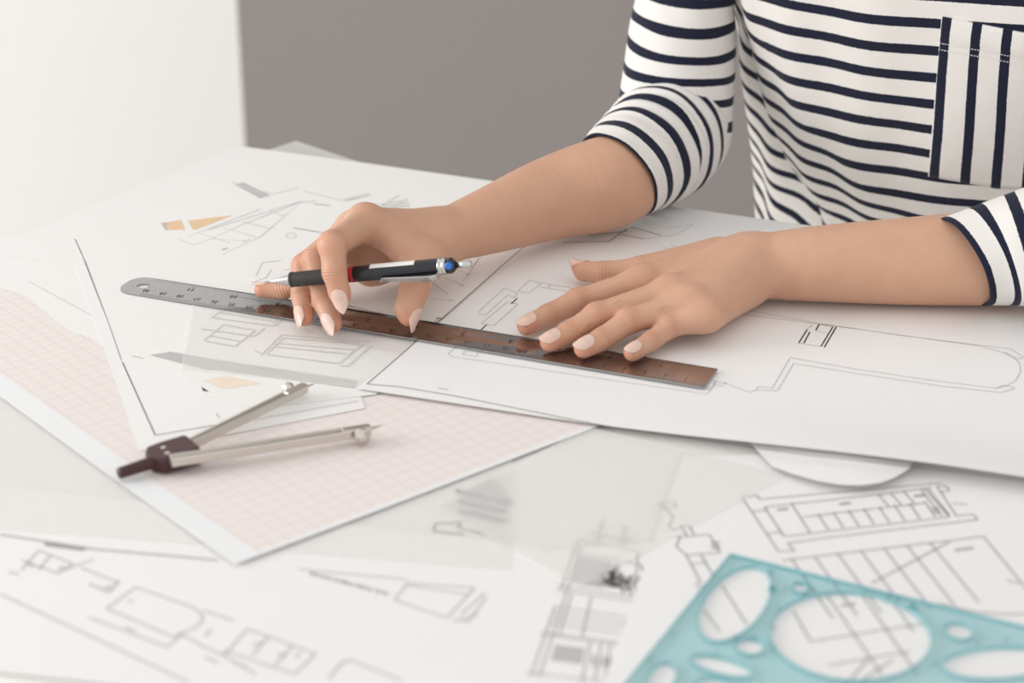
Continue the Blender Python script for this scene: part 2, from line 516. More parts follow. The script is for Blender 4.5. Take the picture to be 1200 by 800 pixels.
sK.lines([[zk(330, 550), zk(500, 470), zk(690, 310), zk(760, 300)], [zk(190, 510), zk(270, 480), zk(420, 410), zk(680, 310)], [zk(120, 480), zk(190, 510)],
          [zk(270, 480), zk(440, 490)], [zk(205, 450), zk(360, 500)], [zk(330, 430), zk(480, 470)], [zk(420, 400), zk(540, 430)], [zk(250, 440), zk(700, 300)],
          [zk(160, 470), zk(500, 340)], [zk(540, 350), zk(640, 380)], [zk(370, 215), zk(540, 285)], [zk(400, 230), zk(560, 270), zk(680, 240)], [zk(900, 300), zk(1010, 265)],
          [zk(700, 255), zk(880, 300), zk(1000, 268)], [zk(1060, 330), zk(1150, 275)], [zk(1100, 340), zk(1190, 290)], [zk(980, 310), zk(1200, 330)]], 0.0011, 'ink_faint')
sK.lines(scribble([zk(420, 490), zk(450, 478), zk(455, 486), zk(425, 498)], 1, 31) + scribble([zk(755, 310), zk(830, 318), zk(828, 328), zk(752, 320)], 1, 32)
         + scribble([zk(320, 525), zk(345, 515), zk(350, 528), zk(325, 538)], 1, 33) + scribble([zk(900, 290), zk(1010, 262), zk(1015, 280), zk(905, 305)], 2, 34)
         + scribble([zk(1070, 310), zk(1190, 290), zk(1200, 330), zk(1080, 345)], 3, 35), 0.0009, 'ink_faint', name='printed_lettering')
sK.lines([], fills=[[zk(50, 404), zk(130, 391), zk(152, 446), zk(88, 472)], [zk(160, 394), zk(372, 368), zk(260, 412), zk(186, 440)]], mat='ink_orange', name='printed_picture')
sK.lines([], fills=[[zk(33, 404), zk(62, 402), zk(96, 470), zk(80, 478)], [zk(380, 225), zk(420, 215), zk(545, 275), zk(500, 290)]], mat='ink_grey', name='grey_patch')  # flat grey fills left of the orange picture and among the pale lines

sH = Sheet('framed_sheet', 'blank sheet with a thin ruled frame, its corner under the compass handle', 7, M['paper'],
           quad=[(163, 528), (428, 478), (340, 240), (74, 272)])
sH.lines([[(88, 280), (97, 300), (128, 381), (142, 421), (182, 510), (212, 505), (300, 490)]], 0.0006, 'ink')
sH.lines([[(254, 484), (257, 490)], [(345, 470), (350, 475)], [(250, 500), (420, 470)]], 0.0005, 'ink_soft', name='printed_marks')
sI = Sheet('loose_sheet', 'blank white sheet under the round end of the steel ruler', 8, M['paper_b'],
           outline=[(143, 424), (100, 306), (86, 272), (270, 268), (360, 300), (300, 420), (212, 434)])
sI.lines([[(100, 306), (128, 381), (142, 421)], [(155, 417), (168, 420)]], 0.0006, 'ink_soft')
sI.lines([[(268, 316), (285, 321)], [(330, 318), (336, 323)], [(325, 312), (330, 316)]], 0.0006, 'ink_soft', name='printed_marks')
sN = Sheet('detail_sheet', 'sheet with a thick dash and a small circle beyond the pencil tip', 9, M['paper_b'],
           quad=[(262, 318), (352, 238), (585, 268), (505, 382)])
circ = [(341 + 6 * math.cos(a), 276 + 3 * math.sin(a)) for a in np.linspace(0, 2 * math.pi, 17)]
sN.lines([[(344, 267), (385, 274)]], 0.0014, 'ink_soft')
sN.lines([circ, [(333, 317), (345, 315), (352, 322)], [(300, 323), (307, 308), (330, 305)], [(296, 331), (312, 325), (318, 316)],
          [(505, 330), (525, 345)], [(512, 322), (545, 335)], [(530, 315), (552, 322)], [(508, 350), (532, 352)]], 0.0008, 'ink_faint', name='printed_marks')
# ---- tracing paper with window drawings
sJ = Sheet('tracing_sheet', 'tracing paper with drawn window details between the steel ruler and the compass', 10, M['trace'],
           quad=[(225, 353), (212, 433), (432, 455), (530, 385)])
sS = Sheet('toned_sheet', 'sheet with a grey band and a pale orange patch showing through tracing paper', 8.4, M['paper_b'],
           outline=[(176, 406), (236, 462), (300, 478), (440, 462), (500, 420), (360, 395)])
sS.lines([], fills=[[(176, 416), (200, 412), (250, 424), (248, 435)], [(200, 412), (250, 421), (420, 446), (416, 455), (248, 433)]], mat='ink_grey', name='printed_band')
sS.lines([], fills=[[(238, 446), (262, 440), (308, 449), (262, 456)]], mat='ink_orange_pale', name='printed_patch')
sS.lines([], fills=[[(236, 453), (245, 459), (238, 458)]], mat='ink', name='printed_speck')
sJ.lines([[(312, 415), (332, 396), (425, 403), (398, 426), (312, 415)], [(321, 406), (411, 415)], [(326, 402), (417, 410)], [(306, 416), (330, 392), (435, 401)], [(398, 428), (408, 429), (436, 404)],
          [(239, 399), (275, 406), (299, 387), (262, 380), (239, 399)], [(246, 393), (282, 400)], [(248, 372), (262, 362), (330, 372), (322, 382), (248, 372)],
          [(236, 385), (298, 394), (310, 384)], [(300, 411), (304, 413)], [(258, 366), (324, 377)]], 0.0010, 'ink_faint')

# ---- sheet whose edge buckles out from below the floor plan
def e_lift(x, y):
    p = W(1010, 566); s = (np.array([x, y, 0]) - p)
    return 0.004 * math.exp(-(s @ U / 0.05) ** 2) * math.exp(-((s @ V) / 0.05) ** 2)
sE = Sheet('curling_sheet', 'sheet with a curled bulging edge peeping out beneath the large floor plan', 10.6, M['paper_b'],
           outline=[(880, 520), (905, 549), (930, 560), (960, 570), (985, 575), (1008, 576), (1030, 573), (1048, 566), (1066, 553), (1075, 530), (1060, 480), (900, 470)], lift=e_lift)
# ---- the large floor plan
f0 = W(418, 456, 0); fu = unit(W(1000, 549, 0.002) - f0); fv = np.array([-fu[1], fu[0], 0])
def f_lift(x, y):
    q = np.array([x, y, 0]) - f0
    a, b = q @ fu, q @ fv
    t = min(1, max(0, (a - 0.12) / 0.25)); t = t * t * (3 - 2 * t)
    return (0.0006 + 0.0085 * t) * math.exp(-(max(b, 0) / 0.045) ** 2)
sF = Sheet('floor_plan', 'large white floor plan sheet under both hands and the steel ruler', 12, M['paper'],
           quad=[(418, 456), (1330, 594), (1330, 318), (700, 229)], lift=f_lift, n=80)
def smoothpoly(p):
    return p
sF.lines([[(690, 232), (640, 268), (606, 296), (430, 450), (467, 453), (533, 464), (633, 484), (710, 499), (820, 515), (950, 534), (1060, 546), (1200, 563), (1300, 577)]], 0.0006, 'ink')
c2 = lambda x, y: (560 + x / 3.53, 240 + y / 3.53)
arc = [(1178, 413), (1188, 418), (1195, 426), (1196, 436), (1190, 446), (1180, 452), (1167, 455)]
sF.lines([[(868, 362), (955, 378), (1055, 393), (1185, 409), (1197, 417), (1215, 422)], [(862, 367), (1000, 385), (1150, 406), (1178, 414), (1190, 421), (1200, 419)], arc,
          [(926, 419), (1000, 432), (1080, 444), (1167, 455), (1177, 451), (1190, 455)], [(930, 426), (1000, 437), (1100, 452), (1173, 460), (1190, 455)],
          [(926, 419), (905, 455), (889, 453), (886, 457), (879, 460), (848, 448), (850, 450), (836, 446)], [(930, 426), (911, 458), (886, 457)],
          [(839, 446), (836, 451), (848, 452)], [(838, 450), (829, 462), (680, 440), (530, 418), (525, 415), (534, 407)], [(833, 456), (655, 429), (561, 413)],
          [(542, 415), (546, 411), (561, 413), (558, 418), (542, 415)],
          [c2(0, 445), c2(110, 345), c2(165, 365), c2(150, 385), c2(125, 372), c2(30, 458), c2(0, 450)], [c2(15, 490), c2(125, 400), c2(165, 412), c2(65, 500), c2(15, 490)],
          [c2(165, 357), c2(215, 312), c2(262, 326), c2(210, 365), c2(165, 357)], [c2(262, 320), c2(300, 330), c2(440, 352)], [c2(255, 340), c2(400, 362)], [c2(300, 330), c2(292, 345)]], 0.00040, 'ink_soft', name='printed_walls')
sF.lines([[c2(0, 530), c2(36, 496)], [c2(138, 410), c2(163, 386)], [(936, 402), (946, 386)], [(942, 402), (949, 389)], [(962, 406), (976, 383)], [(966, 407), (980, 383)], [(956, 387), (960, 380)]], 0.0009, 'ink', name='printed_accents')
sF.lines([[(960, 380), (976, 383)], [(956, 387), (970, 391)], [(936, 402), (962, 406)], [(946, 386), (952, 381)], [(775, 290), (800, 293), (786, 286)],
          [(793, 275), (812, 263), (780, 268)], [(753, 280), (793, 275)]], 0.00040, 'ink_soft', name='printed_furniture')
sF.lines([[(660, 284), (712, 283)], [(712, 284), (735, 268)], [(728, 275), (755, 280)], [(690, 276), (735, 271)], [(740, 266), (775, 276)]], 0.0013, 'ink_soft', name='printed_strokes')
sF.lines(scribble([(514, 453), (526, 455), (525, 458), (513, 456)], 1, 41), 0.0005, 'ink_faint', name='printed_lettering')
# ------------------------------------------------------------------ steel ruler
def steel(name, col, rough, scale=(1, 60, 1)):
    m, nt, p = new_mat(name)
    p.inputs['Base Color'].default_value = (*col, 1); p.inputs['Metallic'].default_value = 1.0; p.inputs['Roughness'].default_value = rough
    tc = nt.nodes.new('ShaderNodeTexCoord'); mp = nt.nodes.new('ShaderNodeMapping'); mp.inputs['Scale'].default_value = scale
    n = nt.nodes.new('ShaderNodeTexNoise'); n.inputs['Scale'].default_value = 60; n.inputs['Detail'].default_value = 4
    nt.links.new(tc.outputs['Object'], mp.inputs[0]); nt.links.new(mp.outputs[0], n.inputs['Vector'])
    r = nt.nodes.new('ShaderNodeMapRange'); r.inputs['To Min'].default_value = rough * 0.8; r.inputs['To Max'].default_value = rough * 1.25
    nt.links.new(n.outputs['Fac'], r.inputs['Value']); nt.links.new(r.outputs[0], p.inputs['Roughness'])
    return m
M['ruler'] = steel('brushed_steel', (0.45, 0.455, 0.465), 0.12, (4, 200, 4))
M['nickel'] = steel('nickel_plate', (0.66, 0.62, 0.57), 0.3, (60, 60, 60))
M['chrome'] = plain('chrome', (0.62, 0.61, 0.60), 0.2, metal=1.0, noise=0.02)
M['burgundy'] = plain('burgundy_plastic', (0.055, 0.012, 0.014), 0.32, noise=0.1, nscale=60)
M['black_lacquer'] = plain('black_lacquer', (0.012, 0.013, 0.02), 0.22, coat=0.15, noise=0.1)
M['rubber'] = plain('black_rubber', (0.028, 0.027, 0.026), 0.6, bump=0.3, bscale=900)
M['red'] = plain('red_ring', (0.5, 0.02, 0.03), 0.25, noise=0.05)
M['blue'] = plain('blue_plastic', (0.02, 0.13, 0.55), 0.3, noise=0.05)
M['white_print'] = plain('white_print', (0.8, 0.79, 0.76), 0.45, noise=0.02)

Rz = 0.0004
r_right = (W(838, 432, Rz + .0008) + W(828.5, 454, Rz + .0008)) / 2
r_left = W(147, 329, Rz + .0008)
rd = unit(r_left - r_right); rs = np.array([-rd[1], rd[0], 0.0])
if rs[1] > 0: rs = -rs                     # rs points to the near edge
RL = np.linalg.norm(r_left - r_right); RW = 0.0285; RT = 0.0009
root = empty('steel_ruler', tuple(r_right + (rd * RL / 2)))
root.location.z = Rz
def ruler_body():
    # outline in (along, across) with rounded far end and a hanging hole
    out = [(RL * (0.9 - 0.05 * k), -RW / 2) for k in range(8)] + [(0, -RW / 2), (0, RW / 2)] + [(RL * (0.55 + 0.05 * k), RW / 2) for k in range(8)]
    cr = 0.011
    for k in range(9):
        a = k / 8 * math.pi / 2; out.append((RL - cr + cr * math.sin(a), RW / 2 - cr + cr * math.cos(a)))
    for k in range(9):
        a = k / 8 * math.pi / 2; out.append((RL - cr + cr * math.cos(a), -RW / 2 + cr - cr * math.sin(a)))
    hole = [(RL - 0.0135 + 0.0042 * math.cos(a), 0.0042 * math.sin(a)) for a in np.linspace(0, 2 * math.pi, 25)[:-1]]
    return out, hole
def filled_plate(name, outer, holes, to3, thick, mat, bevel=0.0):
    """plate with holes: flat outlines filled and given thickness"""
    cu = bpy.data.curves.new(name + '_outline', 'CURVE')
    cu.dimensions = '2D'; cu.fill_mode = 'BOTH'; cu.extrude = thick / 2
    for loop in [outer] + holes:
        sp = cu.splines.new('POLY'); sp.points.add(len(loop) - 1)
        for i, p in enumerate(loop): sp.points[i].co = (p[0], p[1], 0, 1)
        sp.use_cyclic_u = True
    tmp = bpy.data.objects.new(name + '_tmp', cu); C.objects.link(tmp)
    bpy.context.view_layer.update()
    me = bpy.data.meshes.new_from_object(tmp.evaluated_get(bpy.context.evaluated_depsgraph_get()))
    bpy.data.objects.remove(tmp); bpy.data.curves.remove(cu)
    for v in me.vertices:
        v.co = Vector(to3(v.co.x, v.co.y, v.co.z))
    me.materials.clear(); me.materials.append(mat); me.name = name
    me.polygons.foreach_set('use_smooth', [False] * len(me.polygons))
    bmx = bmesh.new(); bmx.from_mesh(me)
    bmesh.ops.remove_doubles(bmx, verts=bmx.verts, dist=1e-6)
    bmesh.ops.recalc_face_normals(bmx, faces=bmx.faces)
    for f in bmx.faces: f.smooth = False
    bmx.to_mesh(me); bmx.free()
    return link(bpy.data.objects.new(name, me))
rout, rhole = ruler_body()
r3 = lambda a, b, z: r_right * [1, 1, 0] + rd * a + rs * b + ZAX * (Rz + RT / 2 + z - 0.0016 * max(0, a / RL - 0.55) / 0.45)
o = filled_plate('blade', rout, [rhole], r3, RT, M['ruler']); keep_world(o, root)
vs, fs = [], []
def mark(a0, a1, b0, b1):
    k = len(vs)
    for (a, b) in ((a0, b0), (a1, b0), (a1, b1), (a0, b1)):
        vs.append(r3(a, b, RT / 2 + 0.00006))
    fs.append((k, k + 1, k + 2, k + 3))
CM = (RL - 0.021) / 30.0
for i in range(301):
    L = 0.0052 if i % 10 == 0 else (0.0040 if i % 5 == 0 else 0.0028)
    mark(0.0006 + i * CM / 10 - 0.00009, 0.0006 + i * CM / 10 + 0.00009, RW / 2 - L, RW / 2 - 0.0002)
for i in range(12 * 16):
    L = 0.0060 if i % 16 == 0 else (0.0045 if i % 8 == 0 else 0.0028)
    a = 0.0006 + i * CM * 2.54 / 16
    mark(a - 0.00009, a + 0.00009, -RW / 2 + 0.0002, -RW / 2 + L)
o = mesh_obj('scale_marks', vs, fs, M['ink']); tag(o, kind='stuff'); keep_world(o, root)
def text_mesh(txt, size):
    cu = bpy.data.curves.new('numeral_outline', 'FONT'); cu.body = txt; cu.size = size; cu.align_x = 'CENTER'; cu.align_y = 'CENTER'
    t = bpy.data.objects.new('numeral_tmp', cu); C.objects.link(t); bpy.context.view_layer.update()
    me = bpy.data.meshes.new_from_object(t.evaluated_get(bpy.context.evaluated_depsgraph_get()))
    bpy.data.objects.remove(t); bpy.data.curves.remove(cu)
    vs = [tuple(v.co) for v in me.vertices]; fs = [tuple(p.vertices) for p in me.polygons]
    bpy.data.meshes.remove(me)
    return vs, fs
vs, fs = [], []
def put_text(txt, a, b, size):
    tv, tf = text_mesh(txt, size); k = len(vs)
    for (x, y, _) in tv:                       # reads upright from the far side of the desk
        vs.append(r3(a + x, b + y, RT / 2 + 0.00007))
    fs.extend([tuple(k + i for i in f) for f in tf])
for i in range(1, 31):
    put_text(str(i), 0.0006 + i * CM, RW / 2 - 0.0078, 0.0050)
for i in range(1, 12):
    put_text(str(i), 0.0006 + i * CM * 2.54, -RW / 2 + 0.0085, 0.0058)
o = mesh_obj('numerals', vs, fs, M['ink']); tag(o, kind='stuff'); keep_world(o, root)
tag(root, 'long steel ruler with stamped scales and a hanging hole, held by both hands', 'ruler')

# ------------------------------------------------------------------ drawing compass
def zc(x, y):
    return (100 + x / 3.158, 430 + y / 3.158)
Cz = -0.0014 + 0.0045
comp = empty('drawing_compass', tuple(W(*zc(310, 340), -0.0014)))
h_tip = W(*zc(122, 394), Cz); h_neck = W(*zc(228, 356), Cz); hub = W(*zc(318, 330), Cz + .001)
hd = unit(hub - h_tip)
hl = np.linalg.norm(h_neck - h_tip)
bm = bmesh.new()
add_lathe(bm, h_tip, hd, [(0, 0.0024), (0.0006, 0.0032), (hl * .6, 0.0034), (hl, 0.0036), (hl + 0.002, 0.0036)], seg=24)
o = bm_obj('handle', bm, M['burgundy'], smooth=False); keep_world(o, comp)
_, hs, hn = frame_of(hd)
c0 = W(*zc(238, 352), Cz); c1 = W(*zc(400, 300), Cz + .001)
bm = bmesh.new()
prof = [(0, 0.0045), (0.004, 0.0105), (0.012, 0.0115), (0.026, 0.0108), (np.linalg.norm(c1 - c0), 0.0085)]
rings = []
for t, w in prof:
    c = c0 + hd * t
    rings.append([bm.verts.new(Vector(c + hs * a * w + hn * b * 0.0046)) for a, b in ((-1, -.8), (-.8, -1), (.8, -1), (1, -.8), (1, .8), (.8, 1), (-.8, 1), (-1, .8))])
for i in range(len(rings) - 1):
    for k in range(8):
        bm.faces.new((rings[i][k], rings[i][(k + 1) % 8], rings[i + 1][(k + 1) % 8], rings[i + 1][k]))
bm.faces.new(rings[0]); bm.faces.new(rings[-1])
head = bm_obj('hinge_head', bm, M['burgundy']); keep_world(head, comp)
for (x, y) in ((289, 297), (304, 317)):
    bm = bmesh.new(); add_lathe(bm, W(*zc(x, y), Cz + 0.0048), ZAX, [(-.0008, .0017), (0, .0017), (.0004, .0012)], seg=16)
    o = bm_obj('rivet', bm, M['nickel']); keep_world(o, head)
def compass_leg(a, b, tip, knob, width, knob_r):
    d = unit(b - a); s = unit(np.cross(d, ZAX)); n = np.cross(s, d); L = np.linalg.norm(b - a)
    bm = bmesh.new()
    # channel section: two rails with a groove
    for q in (-1, 1):
        add_box(bm, a + d * L / 2 + s * q * width * 0.30, d * L / 2, s * width * 0.2, n * 0.0026, bevel=0.0006)
    add_box(bm, a + d * L / 2 - n * 0.0012, d * L * 0.48, s * width * 0.16, n * 0.0010)
    leg = bm_obj('leg', bm, M['nickel']); keep_world(leg, comp)
    bm = bmesh.new(); add_box(bm, b - d * 0.008, d * 0.0085, s * width * 0.42, n * 0.0030, bevel=0.0008)
    o = bm_obj('clamp', bm, M['nickel']); keep_world(o, leg)
    bm = bmesh.new()
    add_lathe(bm, b - d * 0.002, unit(tip - b), [(0, 0.0010), (0.006, 0.0009), (np.linalg.norm(tip - b) + .002, 0.0001)], seg=12)
    o = bm_obj('needle', bm, M['nickel'], smooth=True); keep_world(o, leg)
    bm = bmesh.new()
    add_lathe(bm, knob - s * 0.003, s, [(0, knob_r * .5), (0.0015, knob_r * .5), (0.0017, knob_r), (0.004, knob_r), (0.0045, knob_r * .8), (0.006, knob_r * .55), (0.0068, knob_r * .3)], seg=20)
    o = bm_obj('thumb_screw', bm, M['nickel'], smooth=False); keep_world(o, leg)
compass_leg(W(*zc(375, 292), Cz + .002), W(*zc(812, 76), Cz + .001), W(*zc(850, 60), Cz - .001), W(*zc(752, 78), Cz + .002), 0.0060, 0.0036)
compass_leg(W(*zc(315, 347), Cz + .004), W(*zc(1052, 232), Cz + .001), W(*zc(1105, 215), Cz - .001), W(*zc(1024, 256), Cz + .001), 0.0068, 0.0046)
tag(comp, 'burgundy and steel drawing compass lying open on pink graph paper', 'compass')

# ------------------------------------------------------------------ mechanical pencil
p_tip = W(308, 330.5, 0.029); p_end = W(552.5, 309, 0.054)
pd = unit(p_end - p_tip); PL = np.linalg.norm(p_end - p_tip)
def pfrac(px):
    """distance along the pencil at a photograph column"""
    best = min(np.linspace(0, PL, 1200), key=lambda t: abs(to_px(p_tip + pd * t)[0] - px))
    return best
pen = empty('mechanical_pencil', tuple(p_tip))
_, psd, pnn = frame_of(pd)
def pen_part(name, prof, mat, parent=pen, smooth=True, seg=36):
    bm = bmesh.new(); add_lathe(bm, p_tip, pd, prof, seg=seg)
    o = bm_obj(name, bm, M[mat], smooth=False)
    if smooth:
        for p in o.data.polygons: p.use_smooth = len(p.vertices) == 4
    keep_world(o, parent); return o
k = pfrac
rb = 0.0052
pen_part('lead_sleeve', [(0, .0004), (0.0005, .0005), (k(318), .0005)], 'chrome')
pen_part('tip_cone', [(k(316), .0006), (k(318), .0010), (k(340.5), .0041), (k(341.5), .0041)], 'chrome')
pen_part('grip', [(k(341), .0048), (k(343), .0050), (k(344), .0046), (k(346), .0048), (k(378), .0049), (k(405), .0049), (k(409), .0049)], 'rubber')
pen_part('red_ring', [(k(411), .0050), (k(411.3), .0051), (k(415), .0051), (k(415.3), .0050)], 'red')
brl = pen_part('barrel', [(k(408), .0048), (k(408.4), .0049), (k(411.2), .0049), (k(415), .0049), (k(416), .0050), (k(470), rb), (k(514), rb), (k(515.5), rb * .98)], 'black_lacquer')
ring = pen_part('metal_collar', [(k(514.8), rb * 1.02), (k(515.2), rb * 1.06), (k(518.8), rb * 1.06), (k(519), rb * 1.0), (k(519.6), rb), (k(520), rb * 1.06), (k(523.6), rb * 1.06), (k(524), rb * .98)], 'chrome')
capp = pen_part('end_cap', [(k(523.8), rb * .96), (k(530), rb * .96), (k(533.5), rb * .62), (k(534), rb * .5)], 'black_lacquer')
pen_part('push_button', [(k(533), .0021), (k(551.5), .0021), (k(552.5), .0017)], 'chrome')
# blue grade window on the cap, toward the camera
to_cam = unit(np.cross(pd, np.cross(CAM - (p_tip + pd * PL / 2), pd)))
bm = bmesh.new()
add_lathe(bm, p_tip + pd * k(528.3) + to_cam * rb * 0.70, to_cam, [(0, .0024), (.0016, .0023), (.0019, .0015)], seg=20)
o = bm_obj('grade_window', bm, M['blue']); keep_world(o, capp)
# white printed label wrapped on the upper side of the barrel
up = unit(np.cross(np.cross(pd, ZAX), pd))
up = unit(up * 0.92 + to_cam * 0.25)
side = np.cross(pd, up)
vs, fs = [], []
for i in range(13):
    t = k(436 + (488 - 436) * i / 12)
    for j in range(7):
        a = (j / 6 - 0.5) * 0.95
        vs.append(p_tip + pd * t + (up * math.cos(a) + side * math.sin(a)) * (rb * 1.012))
for i in range(12):
    for j in range(6):
        q = i * 7 + j; fs.append((q, q + 1, q + 8, q + 7))
o = mesh_obj('printed_label', vs, fs, M['white_print'], smooth=True); keep_world(o, brl)
# clip on the underside toward the camera
cdir = unit(-ZAX * 0.75 + to_cam * 0.72); cdir = unit(cdir - pd * (cdir @ pd)); cs = np.cross(pd, cdir)
vs, fs = [], []
cp = [(516, 1.05, .0026), (514, 1.55, .0026), (506, 1.68, .0026), (480, 1.50, .0024), (455, 1.30, .0021), (449, 1.22, .0016), (446.5, 1.5, .0010)]
for (px, rr, wd) in cp:
    c = p_tip + pd * k(px)
    for (a, b) in ((-1, 0), (1, 0), (1, -1), (-1, -1)):
        vs.append(c + cdir * (rb * rr + b * 0.0006) + cs * a * wd)
for i in range(len(cp) - 1):
    for j in range(4):
        fs.append((4 * i + j, 4 * i + (j + 1) % 4, 4 * i + 4 + (j + 1) % 4, 4 * i + 4 + j))
fs.append((0, 1, 2, 3)); n_ = 4 * (len(cp) - 1); fs.append((n_ + 3, n_ + 2, n_ + 1, n_))
o = mesh_obj('clip', vs, fs, M['chrome']); keep_world(o, pen)
tag(pen, 'black mechanical pencil with a red ring held between two fingers', 'pencil')

# ------------------------------------------------------------------ teal ellipse template
def teal_material():
    m, nt, p = new_mat('teal_acrylic')
    p.inputs['Base Color'].default_value = (0.36, 0.60, 0.63, 1); p.inputs['Roughness'].default_value = 0.15
    tr = nt.nodes.new('ShaderNodeBsdfTransparent'); tr.inputs['Color'].default_value = (0.88, 0.96, 0.965, 1)
    mix = nt.nodes.new('ShaderNodeMixShader'); mix.inputs[0].default_value = 0.085
    nt.links.new(tr.outputs[0], mix.inputs[1]); nt.links.new(p.outputs[0], mix.inputs[2])
    nt.links.new(mix.outputs[0], nt.nodes['Material Output'].inputs['Surface'])
    return m
M['teal'] = teal_material()
Tz = TOP + 0.0006 + 0.00022 * 5 + 0.0012
apex = W(856, 650, Tz); ta = unit(W(742, 790, Tz) - apex); tb0 = W(1200, 737, Tz) - apex; tb = unit(tb0 - ta * (tb0 @ ta))
def t2(px, py):
    q = W(px, py, Tz) - apex
    return (q @ ta, q @ tb)
def pell(cx, cy, a, b, ang, n=40):
    out = []
    for k in range(n):
        q = 2 * math.pi * k / n
        x, y = a * math.cos(q), b * math.sin(q)
        out.append(t2(cx + x * math.cos(R(ang)) - y * math.sin(R(ang)), cy + x * math.sin(R(ang)) + y * math.cos(R(ang))))
    return out
TL, TWD = 0.20, 0.30
outer = [(0.001, 0), (TL, 0), (TL, TWD), (0, TWD), (0, 0.001)]
holes = [pell(861, 708, 53, 32, -47), pell(997, 746, 95, 52, 4), pell(1170, 777, 66, 19, -3), pell(1124, 740, 17, 10, 10), pell(879, 758, 17, 10, 5),
         pell(846, 781, 38, 10, 14), pell(776, 795, 15, 21, 35), pell(938, 689, 10, 6, 10), pell(838, 806, 24, 11, 8), pell(905, 690, 4, 2.5, 0), pell(1070, 712, 4, 3, 0),
         pell(960, 826, 40, 16, 5), pell(1080, 822, 34, 14, 5), pell(900, 828, 10, 8, 0)]
t3 = lambda a, b, z: apex * [1, 1, 0] + ta * a + tb * b + ZAX * (Tz + z)
tmpl = filled_plate('ellipse_template', outer, holes, t3, 0.0018, M['teal'])
tag(tmpl, 'translucent teal plastic template with ellipse cutouts lying on the stair plan', 'template')
M['teal_rim'] = plain('teal_edge', (0.26, 0.55, 0.60), 0.25, noise=0.05)
for loop in [outer] + holes:
    vs, fs = [], []
    n_ = len(loop); P_ = np.array(loop)
    for k_ in range(n_):
        tn = unit(np.append(P_[(k_ + 1) % n_] - P_[k_ - 1], 0)); nn = np.array([-tn[1], tn[0]])
        for (a, b) in ((-.00022, -.0009), (.00022, -.0009), (.00022, .0009), (-.00022, .0009)):
            q_ = P_[k_] + nn * a; vs.append(t3(q_[0], q_[1], b))
    for k_ in range(n_):
        for j_ in range(4):
            a, b = 4 * k_, 4 * ((k_ + 1) % n_)
            fs.append((a + j_, a + (j_ + 1) % 4, b + (j_ + 1) % 4, b + j_))
    o = mesh_obj('cut_edge', vs, fs, M['teal_rim']); o.parent = tmpl
M['teal_ink'] = plain('teal_print', (0.03, 0.20, 0.25), 0.5, noise=0.05)
vs, fs = [], []
def tick(p, q, w=0.0005):
    a, b = np.array(t2(*p)), np.array(t2(*q)); d = unit(b - a); s = np.array([-d[1], d[0]]) * w / 2; k0 = len(vs)
    for e in (a + s, b + s, b - s, a - s): vs.append(t3(e[0], e[1], 0.00098))
    fs.append((k0, k0 + 1, k0 + 2, k0 + 3))
rnd = random.Random(3)
for (x, y) in ((905, 672), (918, 690), (1040, 702), (1065, 716), (880, 745), (862, 747), (1106, 732), (1150, 752), (1175, 750), (915, 715), (905, 735), (820, 690), (790, 745), (760, 775), (1095, 780), (840, 765)):
    for k_ in range(3):
        dx = rnd.uniform(-6, 6); dy = rnd.uniform(-3, 3); tick((x + dx, y + dy), (x + dx + rnd.uniform(-5, 5), y + dy + rnd.uniform(1, 4)))
o = mesh_obj('printed_marks', vs, fs, M['teal_ink']); tag(o, kind='stuff'); o.parent = tmpl
# ------------------------------------------------------------------ the person: arms and hands from a distance field
def cone(p, a, b, ra, rb_):
    ab = b - a
    h = np.clip(((p - a) @ ab) / (ab @ ab), 0, 1)
    return np.linalg.norm(p - a - h[:, None] * ab, axis=1) - (ra + (rb_ - ra) * h)

def smin(a, b, k):
    h = np.clip(0.5 + 0.5 * (b - a) / k, 0, 1)
    return b + (a - b) * h - k * h * (1 - h)

class Limb:
    """palm and forearm cones plus finger chains; fingers melt into the palm but stay apart from each other"""
    def __init__(self):
        self.palm = []; self.fingers = []; self.bumps = []
    def dist(self, p):
        d = None
        for (a, b, ra, rb_, k) in self.palm:
            c = cone(p, a, b, ra, rb_)
            d = c if d is None else (np.minimum(d, c) if k == 0 else smin(d, c, k))
        out = None
        for ch in self.fingers:
            f = None
            for (a, b, ra, rb_) in ch['seg']:
                c = cone(p, a, b, ra, rb_)
                f = c if f is None else smin(f, c, 0.0025)
            m = smin(d, f, ch['k'])
            out = m if out is None else smin(out, m, 0.0012)
        for (c, r, k, sgn) in self.bumps:
            s = np.linalg.norm(p - c, axis=1) - r
            out = smin(out, s, k) if sgn > 0 else -smin(-out, s, k)
        return out
    def grad(self, p, e=0.0004):
        g = np.stack([self.dist(p + np.eye(3)[i] * e) - self.dist(p - np.eye(3)[i] * e) for i in range(3)], 1)
        return g / (np.linalg.norm(g, axis=1)[:, None] + 1e-12)
    def bounds(self):
        pts, rad = [], []
        for (a, b, ra, rb_, *_) in self.palm: pts += [a, b]; rad += [ra, rb_]
        for ch in self.fingers:
            for (a, b, ra, rb_) in ch['seg']: pts += [a, b]; rad += [ra, rb_]
        pts = np.array(pts); rad = np.array(rad)[:, None]
        return (pts - rad).min(0) - 0.006, (pts + rad).max(0) + 0.006

